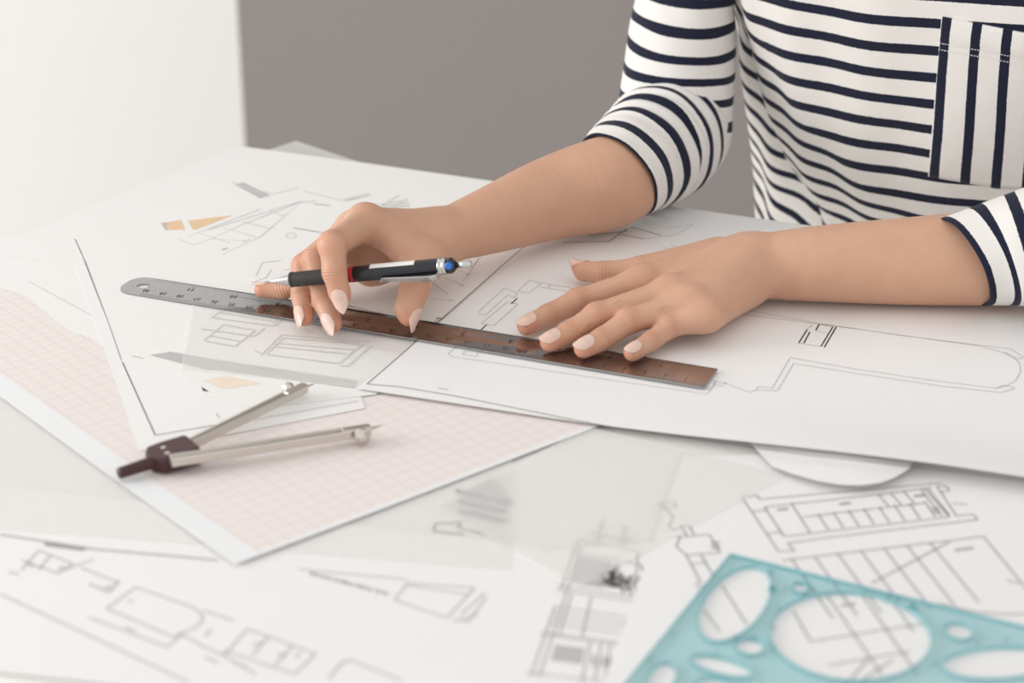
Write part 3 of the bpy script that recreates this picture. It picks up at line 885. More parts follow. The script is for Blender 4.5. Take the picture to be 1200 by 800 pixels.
def surface_net(limb, h):
    lo, hi = limb.bounds()
    n = np.ceil((hi - lo) / h).astype(int) + 1
    ax = [lo[i] + h * np.arange(n[i]) for i in range(3)]
    D = np.empty(n, np.float32)
    step = 12
    for i in range(0, n[0], step):
        g = np.stack(np.meshgrid(ax[0][i:i + step], ax[1], ax[2], indexing='ij'), -1)
        D[i:i + step] = limb.dist(g.reshape(-1, 3)).reshape(g.shape[:3])
    S = D < 0
    c = [S[a:n[0] - 1 + a, b:n[1] - 1 + b, d:n[2] - 1 + d] for a in (0, 1) for b in (0, 1) for d in (0, 1)]
    cnt = sum(x.astype(np.int8) for x in c)
    act = (cnt > 0) & (cnt < 8)
    idx = np.argwhere(act)
    acc = np.zeros((len(idx), 3)); num = np.zeros(len(idx))
    for axis in range(3):
        o1, o2 = [q for q in range(3) if q != axis]
        for u in (0, 1):
            for v in (0, 1):
                a = idx.copy(); a[:, o1] += u; a[:, o2] += v
                b = a.copy(); b[:, axis] += 1
                da = D[a[:, 0], a[:, 1], a[:, 2]]; db = D[b[:, 0], b[:, 1], b[:, 2]]
                m = (da < 0) != (db < 0)
                t = np.where(m, da / np.where(m, da - db, 1), 0)
                pt = a.astype(float); pt[:, axis] += t
                acc[m] += pt[m]; num[m] += 1
    verts = lo + h * acc / num[:, None]
    vid = -np.ones(act.shape, int); vid[idx[:, 0], idx[:, 1], idx[:, 2]] = np.arange(len(idx))
    faces = []
    for axis in range(3):
        o1, o2 = (axis + 1) % 3, (axis + 2) % 3
        sl0 = [slice(None)] * 3; sl1 = [slice(None)] * 3
        sl0[axis] = slice(0, -1); sl1[axis] = slice(1, None)
        a, b = S[tuple(sl0)], S[tuple(sl1)]
        e = np.argwhere(a != b)
        e = e[(e[:, o1] > 0) & (e[:, o2] > 0) & (e[:, o1] < n[o1] - 1) & (e[:, o2] < n[o2] - 1)]
        inside = a[e[:, 0], e[:, 1], e[:, 2]]
        def cell(d1, d2):
            q = e.copy(); q[:, o1] += d1; q[:, o2] += d2
            return vid[q[:, 0], q[:, 1], q[:, 2]]
        q = np.stack([cell(-1, -1), cell(0, -1), cell(0, 0), cell(-1, 0)], 1)
        q[~inside] = q[~inside][:, ::-1]
        faces.append(q)
    faces = np.concatenate(faces)
    for _ in range(2):
        verts -= limb.grad(verts) * limb.dist(verts)[:, None] * 0.8
    ea = np.concatenate([faces[:, k] for k in range(4)]); eb = np.concatenate([faces[:, (k + 1) % 4] for k in range(4)])
    deg = np.bincount(ea, minlength=len(verts)) + np.bincount(eb, minlength=len(verts))
    for _ in range(4):                                             # relax the finest ridges
        acc = np.stack([np.bincount(ea, verts[eb, i], len(verts)) + np.bincount(eb, verts[ea, i], len(verts)) for i in range(3)], 1)
        verts = verts * 0.5 + acc / np.maximum(deg, 1)[:, None] * 0.5
    return verts, faces

def J(px, py, z, r):
    p = W(px, py, z)
    return (p, rpx(p, r))

def chain(*js, k=0.010):
    return dict(seg=[(a[0], b[0], a[1], b[1]) for a, b in zip(js[:-1], js[1:])], k=k, js=js)

# ---- the hand laid flat on the plan (fingers toward the image's left)
LH = Limb()
wr = J(896, 312, 0.0235, 37); wr2 = J(955, 309, 0.0265, 43); fa = J(1060, 306, 0.029, 50); el = J(1190, 301, 0.034, 56)
i_m = J(752, 331, 0.0205, 17.5); m_m = J(786, 343, 0.0235, 18); r_m = J(811, 356, 0.0225, 17.5); p_m = J(829, 370, 0.0185, 15.5)
cpi = J(868, 300, 0.026, 21); cpm = J(874, 308, 0.027, 21); cpr = J(874, 320, 0.025, 20); cpp = J(870, 331, 0.021, 19)
K1 = 0.012
def pc(a, b, k=K1): return (a[0], b[0], a[1], b[1], k)
def arm_run(pts, n=7):
    """smooth run of cones through the joints of a forearm"""
    P = np.array([np.append(p, r) for p, r in pts])
    Q = np.vstack([2 * P[0] - P[1], P, 2 * P[-1] - P[-2]]); out = []
    for i in range(len(P) - 1):
        a, b, c, d = Q[i], Q[i + 1], Q[i + 2], Q[i + 3]
        for t in np.linspace(0, 1, n, endpoint=False):
            out.append(0.5 * ((2 * b) + (c - a) * t + (2 * a - 5 * b + 4 * c - d) * t * t + (3 * b - a - 3 * c + d) * t ** 3))
    out.append(P[-1])
    return [(u[:3], v[:3], u[3], v[3], 0) for u, v in zip(out[:-1], out[1:])]
LH.palm = arm_run([el, fa, wr2, wr, J(872, 314, 0.0235, 31)], 4) + [pc(cpi, i_m, 0.016), pc(cpm, m_m, 0.016), pc(cpr, r_m, 0.016), pc(cpp, p_m, 0.016),
           pc(J(868, 340, 0.0135, 20), J(826, 369, 0.0125, 17), 0.012),               # heel of the hand, little-finger side
           pc(J(850, 318, 0.011, 20), J(790, 345, 0.011, 19), 0.012),                 # palm pad
           pc(J(850, 300, 0.018, 19), J(760, 322, 0.013, 14), 0.014)]                 # ball of the thumb
LH.fingers = [
    chain(i_m, J(678, 352.5, 0.0135, 14.6), J(643, 369, 0.0090, 13.2), J(617, 381.5, 0.0074, 11.8)),
    chain(m_m, J(699, 370, 0.0165, 15.0), J(667, 390, 0.0100, 13.6), J(644.5, 400.5, 0.0084, 12.2)),
    chain(r_m, J(737, 376, 0.0165, 14.8), J(705, 397.5, 0.0100, 13.4), J(684, 408.0, 0.0084, 12.0)),
    chain(p_m, J(784, 383, 0.0135, 13.0), J(762, 400.5, 0.0090, 11.8), J(741, 413.0, 0.0079, 10.6)),
    chain(J(835, 303, 0.017, 18), J(752, 317, 0.0125, 16), J(708, 320, 0.0100, 13.8), J(684, 317.5, 0.0095, 11.6), J(677, 313, 0.0105, 8), k=0.014)]
for q in (0, 1, 2, 3):
    a = LH.fingers[q]['js'][1]
    LH.bumps.append((a[0] + ZAX * 0.0008, a[1] * 0.98, 0.003, 1))
for a in (i_m, m_m, r_m, p_m):
    LH.bumps.append((a[0] + ZAX * 0.0016, a[1] * 0.86, 0.006, 1))
LH.bumps.append((J(884, 296, 0.034, 20)[0], 0.0085, 0.010, 1))                        # wrist bone

# ---- the hand that holds the pencil; its forearm enters the sleeve at P0_
P0_ = W(724, 206, 0.040); B_ = WV(790, 150, 1.356)
hz_ = (B_ - P0_) * [1, 1, 0]; rise_ = B_[2] - P0_[2]
RH = Limb()
wr = J(528, 274, 0.031, 31); wr2 = J(575, 258, 0.031, 38); fa = J(650, 231, 0.033, 48); el = (P0_ + np.array([0, 0, -0.002]), rpx(P0_, 53)); el2 = (P0_ + hz_ * 0.62 + ZAX * rise_ * 0.14, 0.018)
i_m = J(428, 261, 0.056, 18.5); m_m = J(420, 264, 0.048, 17.5); r_m = J(414, 266, 0.040, 16.5); p_m = J(410, 272, 0.032, 15)
cpi = J(510, 270, 0.037, 19); cpm = J(508, 274, 0.034, 19); cpr = J(506, 280, 0.029, 18); cpp = J(506, 286, 0.024, 16)
t_c = J(520, 284, 0.029, 21); t_m = J(497, 309, 0.032, 19); t_i = J(486, 337, 0.0265, 17.5); t_e = J(478.5, 363, 0.0140, 16); t_t = J(479, 372, 0.0105, 11)
RH.palm = arm_run([el2, el, fa, wr2, wr, J(508, 277, 0.031, 27)], 7) + [pc(cpi, i_m, 0.014), pc(cpm, m_m), pc(cpr, r_m), pc(cpp, p_m),
           pc(t_c, t_m, 0.012),
           pc(J(505, 280, 0.034, 15), J(447, 272, 0.050, 12), 0.012),                 # web muscle between thumb and index finger
           pc(J(497, 300, 0.034, 14), J(460, 284, 0.043, 10), 0.012),
           pc(J(490, 308, 0.033, 11), J(468, 297, 0.038, 7.5), 0.010),
           pc(J(508, 297, 0.021, 17), J(432, 316, 0.0145, 16.5), 0.012),               # heel of the hand behind the pencil
           pc(J(490, 292, 0.026, 16), J(425, 298, 0.0235, 15), 0.012),
           pc(J(440, 312, 0.0150, 15), J(408, 290, 0.0260, 13), 0.012)]
RH.fingers = [
    chain(i_m, J(390, 287, 0.0610, 15.8), J(392, 319, 0.0456, 14.3), J(398, 343, 0.0325, 12.6), J(399.5, 349, 0.0295, 11)),
    chain(m_m, J(369, 303, 0.0395, 14.0), J(379, 352, 0.0186, 13.2), J(390, 378.5, 0.0090, 11.6)),
    chain(r_m, J(355, 311, 0.0330, 13.6), J(354, 346, 0.0170, 12.8), J(357, 371, 0.0088, 11.4)),
    chain(p_m, J(368, 322, 0.0200, 11.5), J(332, 340, 0.0085, 10.5), J(307, 340, 0.0080, 9.4)),
    dict(seg=[(t_m[0], t_i[0], t_m[1], t_i[1]), (t_i[0], t_e[0], t_i[1], t_e[1]), (t_e[0], t_t[0], t_e[1], t_t[1])], k=0.010, js=(t_m, t_i, t_t))]
RH.bumps.append((i_m[0] + ZAX * 0.002, i_m[1] * 0.95, 0.006, 1))
RH.bumps.append((RH.fingers[0]['js'][1][0] + unit((-0.5, -0.3, 0.6)) * 0.0012, RH.fingers[0]['js'][1][1] * 0.98, 0.004, 1))

def skin_material():
    m, nt, p = new_mat('skin')
    N = nt.nodes.new
    fl_ = N('ShaderNodeAttribute'); fl_.attribute_name = 'flush'
    tc = N('ShaderNodeTexCoord')
    n1 = N('ShaderNodeTexNoise'); n1.inputs['Scale'].default_value = 55; n1.inputs['Detail'].default_value = 5
    nt.links.new(tc.outputs['Object'], n1.inputs['Vector'])
    def mixc(fac, a, b):
        mx = N('ShaderNodeMix'); mx.data_type = 'RGBA'
        for k, x in (('A', a), ('B', b)):
            if isinstance(x, tuple): mx.inputs[k].default_value = (*x, 1)
            else: nt.links.new(x, mx.inputs[k])
        nt.links.new(fac, mx.inputs['Factor']); return mx.outputs['Result']
    base = mixc(n1.outputs['Fac'], (0.57, 0.322, 0.213), (0.66, 0.395, 0.275))
    cr = N('ShaderNodeAttribute'); cr.attribute_name = 'crease'
    col = mixc(fl_.outputs['Fac'], base, (0.60, 0.20, 0.125))
    nt.links.new(col, p.inputs['Base Color'])
    p.inputs['Roughness'].default_value = 0.43
    p.inputs['Specular IOR Level'].default_value = 0.38
    p.inputs['Subsurface Weight'].default_value = 0.12
    p.inputs['Subsurface Radius'].default_value = (1.0, 0.35, 0.2)
    p.inputs['Subsurface Scale'].default_value = 0.004
    n2 = N('ShaderNodeTexNoise'); n2.inputs['Scale'].default_value = 900; n2.inputs['Detail'].default_value = 3
    nt.links.new(tc.outputs['Object'], n2.inputs['Vector'])
    # skin folds over the finger joints: signed distance (mm) along the finger from the joint
    def math_(op, a, b=None):
        n = N('ShaderNodeMath'); n.operation = op
        for i, x in enumerate((a, b)):
            if x is None: continue
            if isinstance(x, (int, float)): n.inputs[i].default_value = x
            else: nt.links.new(x, n.inputs[i])
        return n.outputs[0]
    j = cr.outputs['Fac']
    fw = N('ShaderNodeAttribute'); fw.attribute_name = 'fold_weight'
    g = fw.outputs['Fac']
    w = math_('MULTIPLY', math_('SINE', math_('MULTIPLY', j, 3.2)), g)
    ht = math_('ADD', math_('MULTIPLY', n2.outputs['Fac'], 0.22), math_('MULTIPLY', w, 0.55))
    b = N('ShaderNodeBump'); b.inputs['Strength'].default_value = 0.6; b.inputs['Distance'].default_value = 0.0006
    nt.links.new(ht, b.inputs['Height']); nt.links.new(b.outputs['Normal'], p.inputs['Normal'])
    return m
M['skin'] = skin_material()
M['nail'] = plain('nail_polish', (0.76, 0.52, 0.43), 0.3, coat=0.15, noise=0.02)
M['nail_glitter'] = plain('glitter_nail_polish', (0.76, 0.55, 0.47), 0.4, coat=0.1, noise=0.16, nscale=1600, bump=0.25, bscale=1500)

person = empty('person', tuple(WV(1150, 260, 1.43) * [1, 1, 0] + ZAX * FLOOR))
allv, allf, flush, crease, fold_w = [], [], [], [], []
off = 0
for limb in (LH, RH):
    v, f = surface_net(limb, 0.00125)
    fl_ = np.zeros(len(v)); cr = np.full(len(v), 12.0)
    for ch in limb.fingers:
        js = ch['js']
        n_j = len(js)
        for qi, (c, r) in enumerate(js):
            amt = 0.6 if qi >= n_j - 1 else (0.36 if qi else 0.26)
            fl_ += amt * np.exp(-(np.linalg.norm(v - c, axis=1) / (r * 1.25)) ** 4)
        for c, r, dd in ((js[1][0], js[1][1], unit(js[2][0] - js[0][0])),) + (((js[2][0], js[2][1], unit(js[3][0] - js[1][0])),) if n_j > 3 else ()):
            near = np.linalg.norm(v - c, axis=1) < r * 1.9
            s = ((v - c) @ dd) * 1000
            cr = np.where(near & (np.abs(s) < np.abs(cr)), s, cr)
    allv.append(v); allf.append(f + off); flush.append(np.clip(fl_, 0, 0.7)); crease.append(cr); fold_w.append(np.exp(-0.10 * cr ** 2)); off += len(v)
def loft(rings, closed_ends=True):
    """rings: array (n, m, 3) -> verts, quads"""
    n, m = rings.shape[:2]
    vs = rings.reshape(-1, 3); fs = []
    for i in range(n - 1):
        for k in range(m):
            fs.append((i * m + k, i * m + (k + 1) % m, (i + 1) * m + (k + 1) % m, (i + 1) * m + k))
    return vs, np.array(fs)

# ---- torso shape: rings over height, seen from the desk's far edge
def vcol(pts, v):
    out = []
    for (px, py) in pts:
        q = WV(px, py, v); out.append((q[2], q @ U))
    return np.array(sorted(out))
left_front = vcol([(850, -60), (862, 8), (872, 45), (882, 82), (893, 132), (906, 190), (930, 252), (938, 300)], 1.41)
left_back = vcol([(862, -40), (866, 60), (871, 100), (874, 160), (880, 240), (884, 300)], 1.47)
def torso_ring(z, layer, m=160):
    """one horizontal ring of the shirt: layer 0 = front body, 1 = loose side and back"""
    lf = np.interp(z, *left_front.T) if layer == 0 else np.interp(z, *left_back.T)
    if z > 0.20:
        lf += (z - 0.20) * 0.35 + max(0, z - 0.30) * 2.2
    right = np.interp(0.12, *left_front.T) + 0.40 - max(0, z - 0.20) * 0.35 - max(0, z - 0.30) * 2.2
    A = (right - lf) / 2; c = (right + lf) / 2
    lean = 0.16 * (0.16 - max(z, -0.03)) + 1.6 * max(0, 0.10 - max(z, -0.03)) ** 2
    if layer == 0:
        vf, Bd = 1.326 + lean, 0.10
    else:
        vf, Bd = 1.385 + lean * 0.5, 0.09
    ring = []
    for k in range(m):
        q = 2 * math.pi * k / m
        cx, sy = math.cos(q), math.sin(q)
        ex = 0.80
        x = A * math.copysign(abs(cx) ** ex, cx); y = Bd * math.copysign(abs(sy) ** ex, sy)
        # soft folds
        fold = 0.0022 * math.sin(9 * q + 14 * z) * math.sin(23 * z + 2 * q) + 0.0016 * math.sin(17 * q - 30 * z)
        n = unit(np.array([cx / A, sy / Bd, 0]))
        pt = U * (c + x) + V * (vf + Bd + y) + (U * n[0] + V * n[1]) * fold
        ring.append(pt + ZAX * z)
    return np.array(ring)
zs = np.linspace(-0.14, 0.34, 110)
PER = 0.0198
sh_v, sh_f, sh_s = [], [], []
soff = 0
def add_shirt(vs, fs, stripe):
    global soff
    sh_v.append(vs); sh_f.append(np.asarray(fs) + soff); sh_s.append(stripe); soff += len(vs)
torso_bvh = None
for layer in (0, 1):
    rings = np.array([torso_ring(z, layer) for z in zs])
    top_ = rings[-1].mean(0); rings = np.concatenate([rings, [top_ + (rings[-1] - top_) * q_ + ZAX * h_ for q_, h_ in ((0.8, 0.012), (0.45, 0.022), (0.02, 0.026))]])
    vs, fs = loft(rings)
    x = vs @ U
    sag = 0.004 * np.sin(14 * (x - x.min()))
    vv_ = vs @ V
    st = (vs[:, 2] + sag * (layer == 0) - (0.5 * np.maximum(0, vv_ - 1.37) if layer == 0 else 0.9 * np.maximum(0, vv_ - 1.40))) / PER + (0.43 if layer == 0 else 0.1)
    add_shirt(vs, fs, st)
    if layer == 0:
        torso_bvh = BVHTree.FromPolygons([tuple(map(float, q)) for q in vs], [tuple(map(int, q)) for q in fs])
        front_center = rings.mean((0, 1))

# ---- sleeves: tubes along the arm with gathered folds at the elbow
def catmull(P, n):
    P = np.asarray(P); out = []
    Q = np.vstack([2 * P[0] - P[1], P, 2 * P[-1] - P[-2]])
    for i in range(len(P) - 1):
        a, b, c, d = Q[i], Q[i + 1], Q[i + 2], Q[i + 3]
        for t in np.linspace(0, 1, n, endpoint=False):
            out.append(0.5 * ((2 * b) + (c - a) * t + (2 * a - 5 * b + 4 * c - d) * t * t + (3 * b - a - 3 * c + d) * t ** 3))
    out.append(P[-1])
    return np.array(out)
def sleeve(ctrl, rads, start_normal, fold, phase, m=96, n=26, nfade=0.035, tilt=0.0):
    c4 = catmull(np.hstack([np.array(ctrl), np.array(rads)[:, None]]), n)
    cen, rad = c4[:, :3], c4[:, 3]
    tan = np.gradient(cen, axis=0); tan /= np.linalg.norm(tan, axis=1)[:, None]
    s = np.concatenate([[0], np.cumsum(np.linalg.norm(np.diff(cen, axis=0), axis=1))])
    w = np.exp(-(s / nfade) ** 2)[:, None]
    tan = tan * (1 - w) + np.asarray(start_normal) * w; tan /= np.linalg.norm(tan, axis=1)[:, None]
    ref = np.cross(tan[0], ZAX); ref = unit(ref)
    rings = []
    sv = []
    for i in range(len(cen)):
        ref = unit(ref - tan[i] * (ref @ tan[i])); up_ = np.cross(ref, tan[i])
        ring = []
        for k in range(m):
            q = 2 * math.pi * k / m
            rr = rad[i] * (1 + fold(s[i], q))
            ring.append(cen[i] + (ref * math.cos(q) + up_ * math.sin(q)) * rr)
        ramp = min(1, max(0, (s[i] - 0.03) / 0.13)); ramp = ramp * ramp * (3 - 2 * ramp)
        rings.append(ring); sv += [s[i] + tilt * ramp * float((q_ - cen[i]) @ unit((CAM - cen[i]) * [1, 1, 0])) for q_ in ring]
    # turned-in hem
    inner = [np.array(rings[0]) * 0 + cen[0] + (np.array(rings[0]) - cen[0]) * sc + tan[0] * dz for sc, dz in ((0.86, 0.012), (0.93, 0.0005), (0.975, -0.0006))]
    rings = np.array(list(inner) + rings)
    sv = np.array([0.0] * (3 * m) + sv)
    vs, fs = loft(rings)
    over = (vs @ V) < far_left @ V + 0.004                       # cloth rests on the desk
    vs[over, 2] = np.maximum(vs[over, 2], 0.0004)
    return vs, fs, sv / PER + phase
# sleeve of the arm with the pencil
el_p = W(728, 205, 0.036)
sh1 = U * (np.interp(0.2, *left_front.T) + 0.025) + V * 1.47 + ZAX * 0.30
ctrl = [P0_ + hz_ * math.sin(R(a)) ** 0.88 + ZAX * rise_ * (1 - math.cos(R(a)) ** 0.88) for a in (0, 24, 48, 70, 90)] + [WV(794, 95, 1.372), WV(800, 40, 1.386), WV(806, -10, 1.40), WV(820, -70, 1.42), sh1]
rr_ = [58.5, 66, 70, 70, 68, 66, 63, 57, 56, 56]
rads = [rpx(c, r) for c, r in zip(ctrl, rr_)]
right_axis = list(ctrl)
n0 = unit((0.65, 0.68, 0.34))
def fold_r(s, q):
    a = math.exp(-((s - 0.055) / 0.035) ** 2)
    inner_side = 0.5 + 0.5 * math.cos(q - 0.6)
    return a * (0.030 * math.sin(s * 520 + 1.5 * math.sin(q)) * (0.35 + 0.65 * inner_side) + 0.012 * math.sin(s * 300 + 2 * q)) + 0.010 * math.sin(3 * q + s * 60) + 0.006 * math.sin(7 * q - s * 90)
vs, fs, st = sleeve(ctrl, rads, n0, fold_r, 0.30, tilt=0.50)
add_shirt(vs, fs, st)
# sleeve of the arm with the flat hand
sh2 = U * (np.interp(0.12, *left_front.T) + 0.39) + V * 1.46 + ZAX * 0.30
ctrl = [W(1129, 307, 0.034), W(1165, 300, 0.038), W(1215, 289, 0.046), W(1300, 262, 0.062), W(1385, 215, 0.095), WV(1420, 120, 1.38), WV(1440, 0, 1.41), sh2]
rr_ = [58, 63, 70, 80, 84, 80, 72, 70]
rads = [rpx(c, r) for c, r in zip(ctrl, rr_)]
n1_ = unit(W(1180, 290, 0.042) - W(1129, 307, 0.034) + np.array([0, 0.004, 0.004]))
def fold_l(s, q):
    return 0.010 * math.sin(3 * q + s * 70) + 0.007 * math.sin(6 * q - s * 110) + 0.02 * math.exp(-((s - 0.11) / 0.04) ** 2) * math.sin(s * 260 + q)
vs, fs, st = sleeve(ctrl, rads, n1_, fold_l, 0.19, nfade=0.03)
add_shirt(vs, fs, st)

def stripe_material(name, dark=0.36):
    m, nt, p = new_mat(name)
    N = nt.nodes.new
    at = N('ShaderNodeAttribute'); at.attribute_name = 'stripe'
    tc = N('ShaderNodeTexCoord')
    nz = N('ShaderNodeTexNoise'); nz.inputs['Scale'].default_value = 700; nz.inputs['Detail'].default_value = 2
    nt.links.new(tc.outputs['Object'], nz.inputs['Vector'])
    def math_(op, a, b=None):
        n = N('ShaderNodeMath'); n.operation = op
        for i, x in enumerate((a, b)):
            if x is None: continue
            if isinstance(x, (int, float)): n.inputs[i].default_value = x
            else: nt.links.new(x, n.inputs[i])
        return n.outputs[0]
    fr = math_('FRACT', math_('ADD', at.outputs['Fac'], math_('MULTIPLY', math_('SUBTRACT', nz.outputs['Fac'], 0.5), 0.05)))
    lt = math_('LESS_THAN', fr, dark)
    mx = N('ShaderNodeMix'); mx.data_type = 'RGBA'
    mx.inputs['A'].default_value = (0.80, 0.775, 0.75, 1); mx.inputs['B'].default_value = (0.014, 0.017, 0.036, 1)
    nt.links.new(lt, mx.inputs['Factor']); nt.links.new(mx.outputs['Result'], p.inputs['Base Color'])
    p.inputs['Roughness'].default_value = 0.85; p.inputs['Specular IOR Level'].default_value = 0.15
    p.inputs['Sheen Weight'].default_value = 0.08
    n2 = N('ShaderNodeTexNoise'); n2.inputs['Scale'].default_value = 1400; n2.inputs['Detail'].default_value = 2
    n3 = N('ShaderNodeTexNoise'); n3.inputs['Scale'].default_value = 45; n3.inputs['Detail'].default_value = 3
    for q in (n2, n3): nt.links.new(tc.outputs['Object'], q.inputs['Vector'])
    ht = math_('ADD', math_('MULTIPLY', n2.outputs['Fac'], 0.3), math_('MULTIPLY', n3.outputs['Fac'], 2.0))
    b = N('ShaderNodeBump'); b.inputs['Strength'].default_value = 0.3; b.inputs['Distance'].default_value = 0.0015
    nt.links.new(ht, b.inputs['Height']); nt.links.new(b.outputs['Normal'], p.inputs['Normal'])
    return m
M['shirt'] = stripe_material('striped_cotton')
def attr_mesh(name, vs, fs, mat, attrs, parent):
    o = mesh_obj(name, vs, fs, mat, smooth=True)
    for k_, val in attrs.items():
        a = o.data.attributes.new(k_, 'FLOAT', 'POINT'); a.data.foreach_set('value', np.asarray(val, np.float32))
    bmx = bmesh.new(); bmx.from_mesh(o.data); bmesh.ops.recalc_face_normals(bmx, faces=bmx.faces); bmx.to_mesh(o.data); bmx.free()
    keep_world(o, parent)
    return o
shirt = attr_mesh('shirt', np.concatenate(sh_v), np.concatenate(sh_f), M['shirt'], {'stripe': np.concatenate(sh_s)}, person)
tag(shirt, 'white jersey shirt with navy stripes and rolled sleeves')

# ---- patch pocket with upright stripes, laid on the shirt front
def on_torso(px, py):
    d = ray(px, py); d = d / np.linalg.norm(d)
    hit, nrm, _, _ = torso_bvh.ray_cast(Vector(CAM), Vector(d), 4.0)
    nrm = np.array(nrm)
    if nrm @ d > 0: nrm = -nrm
    return np.array(hit), nrm
pq = [(1104, 19), (1262, 50), (1248, 222), (1088, 206)]
NU, NV = 36, 40
vs, fs, st = [], [], []
for lay in (0, 1):
    for j in range(NV + 1):
        for i in range(NU + 1):
            u, v = i / NU, j / NV
            x, y = quad_uv(pq, u, v)
            if v > 0.88: y += 6 * (v - 0.88) / 0.12 * (1 - abs(2 * u - 1))       # soft point at the lower edge
            h_, n_ = on_torso(x, y)
            edge = min(u, 1 - u, v, 1 - v)
            hem = 0.0008 if v < 0.15 else 0.0
            vs.append(h_ + n_ * ((0.0009 + hem + 0.0012 * min(1, edge * 12)) if lay == 0 else -0.0004))
            st.append(u * 4.45 - 0.03 + 0.02 * math.sin(6 * v))
K_ = (NU + 1) * (NV + 1)
for j in range(NV):
    for i in range(NU):
        a = j * (NU + 1) + i
        fs.append((a, a + 1, a + NU + 2, a + NU + 1)); fs.append((K_ + a, K_ + a + NU + 1, K_ + a + NU + 2, K_ + a + 1))
rim = [i for i in range(NU)] + [NU + (NU + 1) * j for j in range(NV)] + [K_ - 1 - i for i in range(NU)] + [(NU + 1) * (NV - j) for j in range(NV)]
for a, b in zip(rim, rim[1:] + rim[:1]):
    fs.append((b, a, K_ + a, K_ + b))
pocket = attr_mesh('pocket', vs, fs, stripe_material('striped_cotton_upright', 0.32), {'stripe': st}, shirt)
tag(pocket, 'chest pocket with upright navy stripes')
M['thread'] = plain('white_thread', (0.75, 0.74, 0.73), 0.8, noise=0.05)
vs, fs = [], []
for row in (0.155, 0.195):
    for i in range(46):
        q = []
        for u, dv in ((i / 46 + .002, 0), (i / 46 + .014, 0), (i / 46 + .014, .006), (i / 46 + .002, .006)):
            x, y = quad_uv(pq, u, row + dv); h_, n_ = on_torso(x, y); q.append(h_ + n_ * 0.0031)
        k0 = len(vs); vs += q; fs.append((k0, k0 + 1, k0 + 2, k0 + 3))
stch = mesh_obj('stitching', vs, fs, M['thread']); tag(stch, kind='stuff'); keep_world(stch, shirt)

# ---- body under the shirt, joined with the arms into one mesh
def add_body(vs, fs):
    global off
    allv.append(vs); allf.append(np.asarray(fs) + off); flush.append(np.zeros(len(vs))); crease.append(np.full(len(vs), 12.0)); fold_w.append(np.zeros(len(vs))); off += len(vs)
core = []
for z in np.linspace(-0.13, 0.33, 24):
    r0 = torso_ring(z, 0, 48); c_ = r0.mean(0)
    core.append(c_ + (r0 - c_) * 0.86 + V * 0.012)
vs, fs = loft(np.array(core)); add_body(vs, fs)
def tube(ctrl, rads, m=32):
    c4 = catmull(np.hstack([np.array(ctrl), np.array(rads)[:, None]]), 8); rings = []
    tan = np.gradient(c4[:, :3], axis=0); ref = unit(np.cross(tan[0], ZAX))
    for i in range(len(c4)):
        t_ = unit(tan[i]); ref = unit(ref - t_ * (ref @ t_)); up_ = np.cross(ref, t_)
        rings.append([c4[i, :3] + (ref * math.cos(2 * math.pi * k / m) + up_ * math.sin(2 * math.pi * k / m)) * c4[i, 3] for k in range(m)])
    return loft(np.array(rings))
up1 = right_axis[1:]
vs, fs = tube(up1, [rpx(c, r) for c, r in zip(up1, (40, 42, 44, 46, 48, 48, 46, 46, 48))]); add_body(vs, fs)
up2 = [W(1165, 302, 0.036), W(1300, 262, 0.062), W(1385, 215, 0.095), WV(1420, 120, 1.38), WV(1440, 0, 1.41), sh2]
vs, fs = tube(up2, [rpx(c, r) for c, r in zip(up2, (50, 62, 66, 66, 60, 58))]); add_body(vs, fs)
body = attr_mesh('body', np.concatenate(allv), np.concatenate(allf), M['skin'], {'flush': np.concatenate(flush), 'crease': np.concatenate(crease), 'fold_weight': np.concatenate(fold_w)}, person)
tag(body, 'bare forearms and hands, one flat on the plan and one holding a pencil')

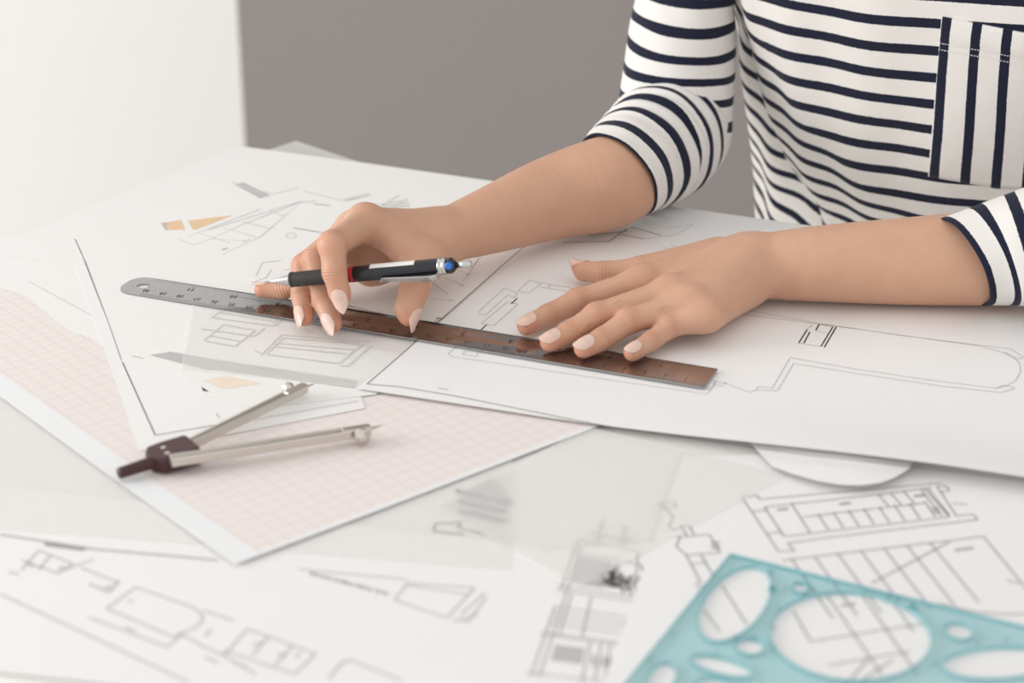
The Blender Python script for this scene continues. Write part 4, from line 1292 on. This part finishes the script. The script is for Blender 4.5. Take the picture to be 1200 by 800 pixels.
# ---- fingernails
def nail(limb, fi, n_hint, width, length, back, mat, point=0.85):
    js = limb.fingers[fi]['js']
    T = js[-1][0]; d = unit(T - js[-2][0])
    n = np.asarray(n_hint, float); n = unit(n - d * (n @ d)); s = np.cross(d, n)
    NU_, NV_ = 14, 20
    base, top = [], []
    v_hold = None
    P = np.zeros((NV_ + 1, NU_ + 1, 3)); over = np.zeros((NV_ + 1, NU_ + 1))
    rT = js[-1][1]
    stop = rT * 0.30
    prev = None
    for j in range(NV_ + 1):
        v = j / NV_
        t = -back + v * length
        wv = math.sqrt(max(0.0, 1 - ((0.30 - v) / 0.30) ** 2)) if v < 0.30 else 1.0
        if v > 0.45:
            w_ = (v - 0.45) / 0.55
            wv *= (1 - (1 - point) * w_ ** 1.6) * math.sqrt(max(0.0, 1 - w_ ** (4 if point > 0.6 else 3)))
        wv = max(wv, 0.10)
        for i in range(NU_ + 1):
            u = (2 * i / NU_ - 1)
            tt = min(t, stop)
            P[j, i] = T + d * tt + s * (u * wv * width / 2) + n * (rT * 1.9)
            over[j, i] = max(0, t - tt)
    Q = P.reshape(-1, 3)
    for _ in range(20):
        Q = Q - n * (np.maximum(limb.dist(Q), 0) * 0.9)[:, None]
    P = Q.reshape(P.shape) + over[..., None] * (d - n * 0.22)
    # keep the arch even: limit the drop at the sides
    mid = P[:, NU_ // 2]
    for j in range(NV_ + 1):
        for i in range(NU_ + 1):
            drop = (mid[j] - P[j, i]) @ n
            lim = 0.36 * width * abs(2 * i / NU_ - 1) ** 2
            if drop > lim: P[j, i] += n * (drop - lim)
            if drop < 0: P[j, i] -= n * (-drop)
    up_ = P + n * 0.00045; lo_ = P - n * 0.0003
    vs = np.concatenate([up_.reshape(-1, 3), lo_.reshape(-1, 3)]); K2 = (NU_ + 1) * (NV_ + 1); fs = []
    for j in range(NV_):
        for i in range(NU_):
            a = j * (NU_ + 1) + i
            fs.append((a, a + 1, a + NU_ + 2, a + NU_ + 1)); fs.append((K2 + a, K2 + a + NU_ + 1, K2 + a + NU_ + 2, K2 + a + 1))
    rim = [i for i in range(NU_)] + [NU_ + (NU_ + 1) * j for j in range(NV_)] + [K2 - 1 - i for i in range(NU_)] + [(NU_ + 1) * (NV_ - j) for j in range(NV_)]
    for a, b in zip(rim, rim[1:] + rim[:1]): fs.append((b, a, K2 + a, K2 + b))
    o = mesh_obj('fingernail', vs, fs, M[mat], smooth=True)
    bmx = bmesh.new(); bmx.from_mesh(o.data); bmesh.ops.recalc_face_normals(bmx, faces=bmx.faces); bmx.to_mesh(o.data); bmx.free()
    keep_world(o, body)
nail(LH, 0, (-0.15, -0.35, 1), 0.0098, 0.0145, 0.0065, 'nail')
nail(LH, 1, (-0.10, -0.35, 1), 0.0104, 0.0145, 0.0065, 'nail')
nail(LH, 2, (-0.10, -0.35, 1), 0.0102, 0.0145, 0.0065, 'nail_glitter')
nail(LH, 3, (-0.10, -0.35, 1), 0.0086, 0.0125, 0.0058, 'nail_glitter')
nail(LH, 4, (-0.2, 0.45, 1), 0.0090, 0.0130, 0.0060, 'nail')
nail(RH, 0, (-0.12, -1, 0.3), 0.0098, 0.0160, 0.0060, 'nail_glitter', point=0.4)
nail(RH, 1, (-0.50, -1, 0.1), 0.0098, 0.0165, 0.0060, 'nail_glitter', point=0.4)
nail(RH, 2, (-0.60, -1, 0.1), 0.0096, 0.0160, 0.0060, 'nail', point=0.4)
nail(RH, 3, (-0.2, 0.35, 1), 0.0076, 0.0120, 0.0050, 'nail', point=0.4)
nail(RH, 4, (1.0, -0.30, 0.15), 0.0105, 0.0165, 0.0070, 'nail', point=0.4)
tag(person, 'person in a navy striped shirt seated at the desk, holding a pencil and ruler', 'person')
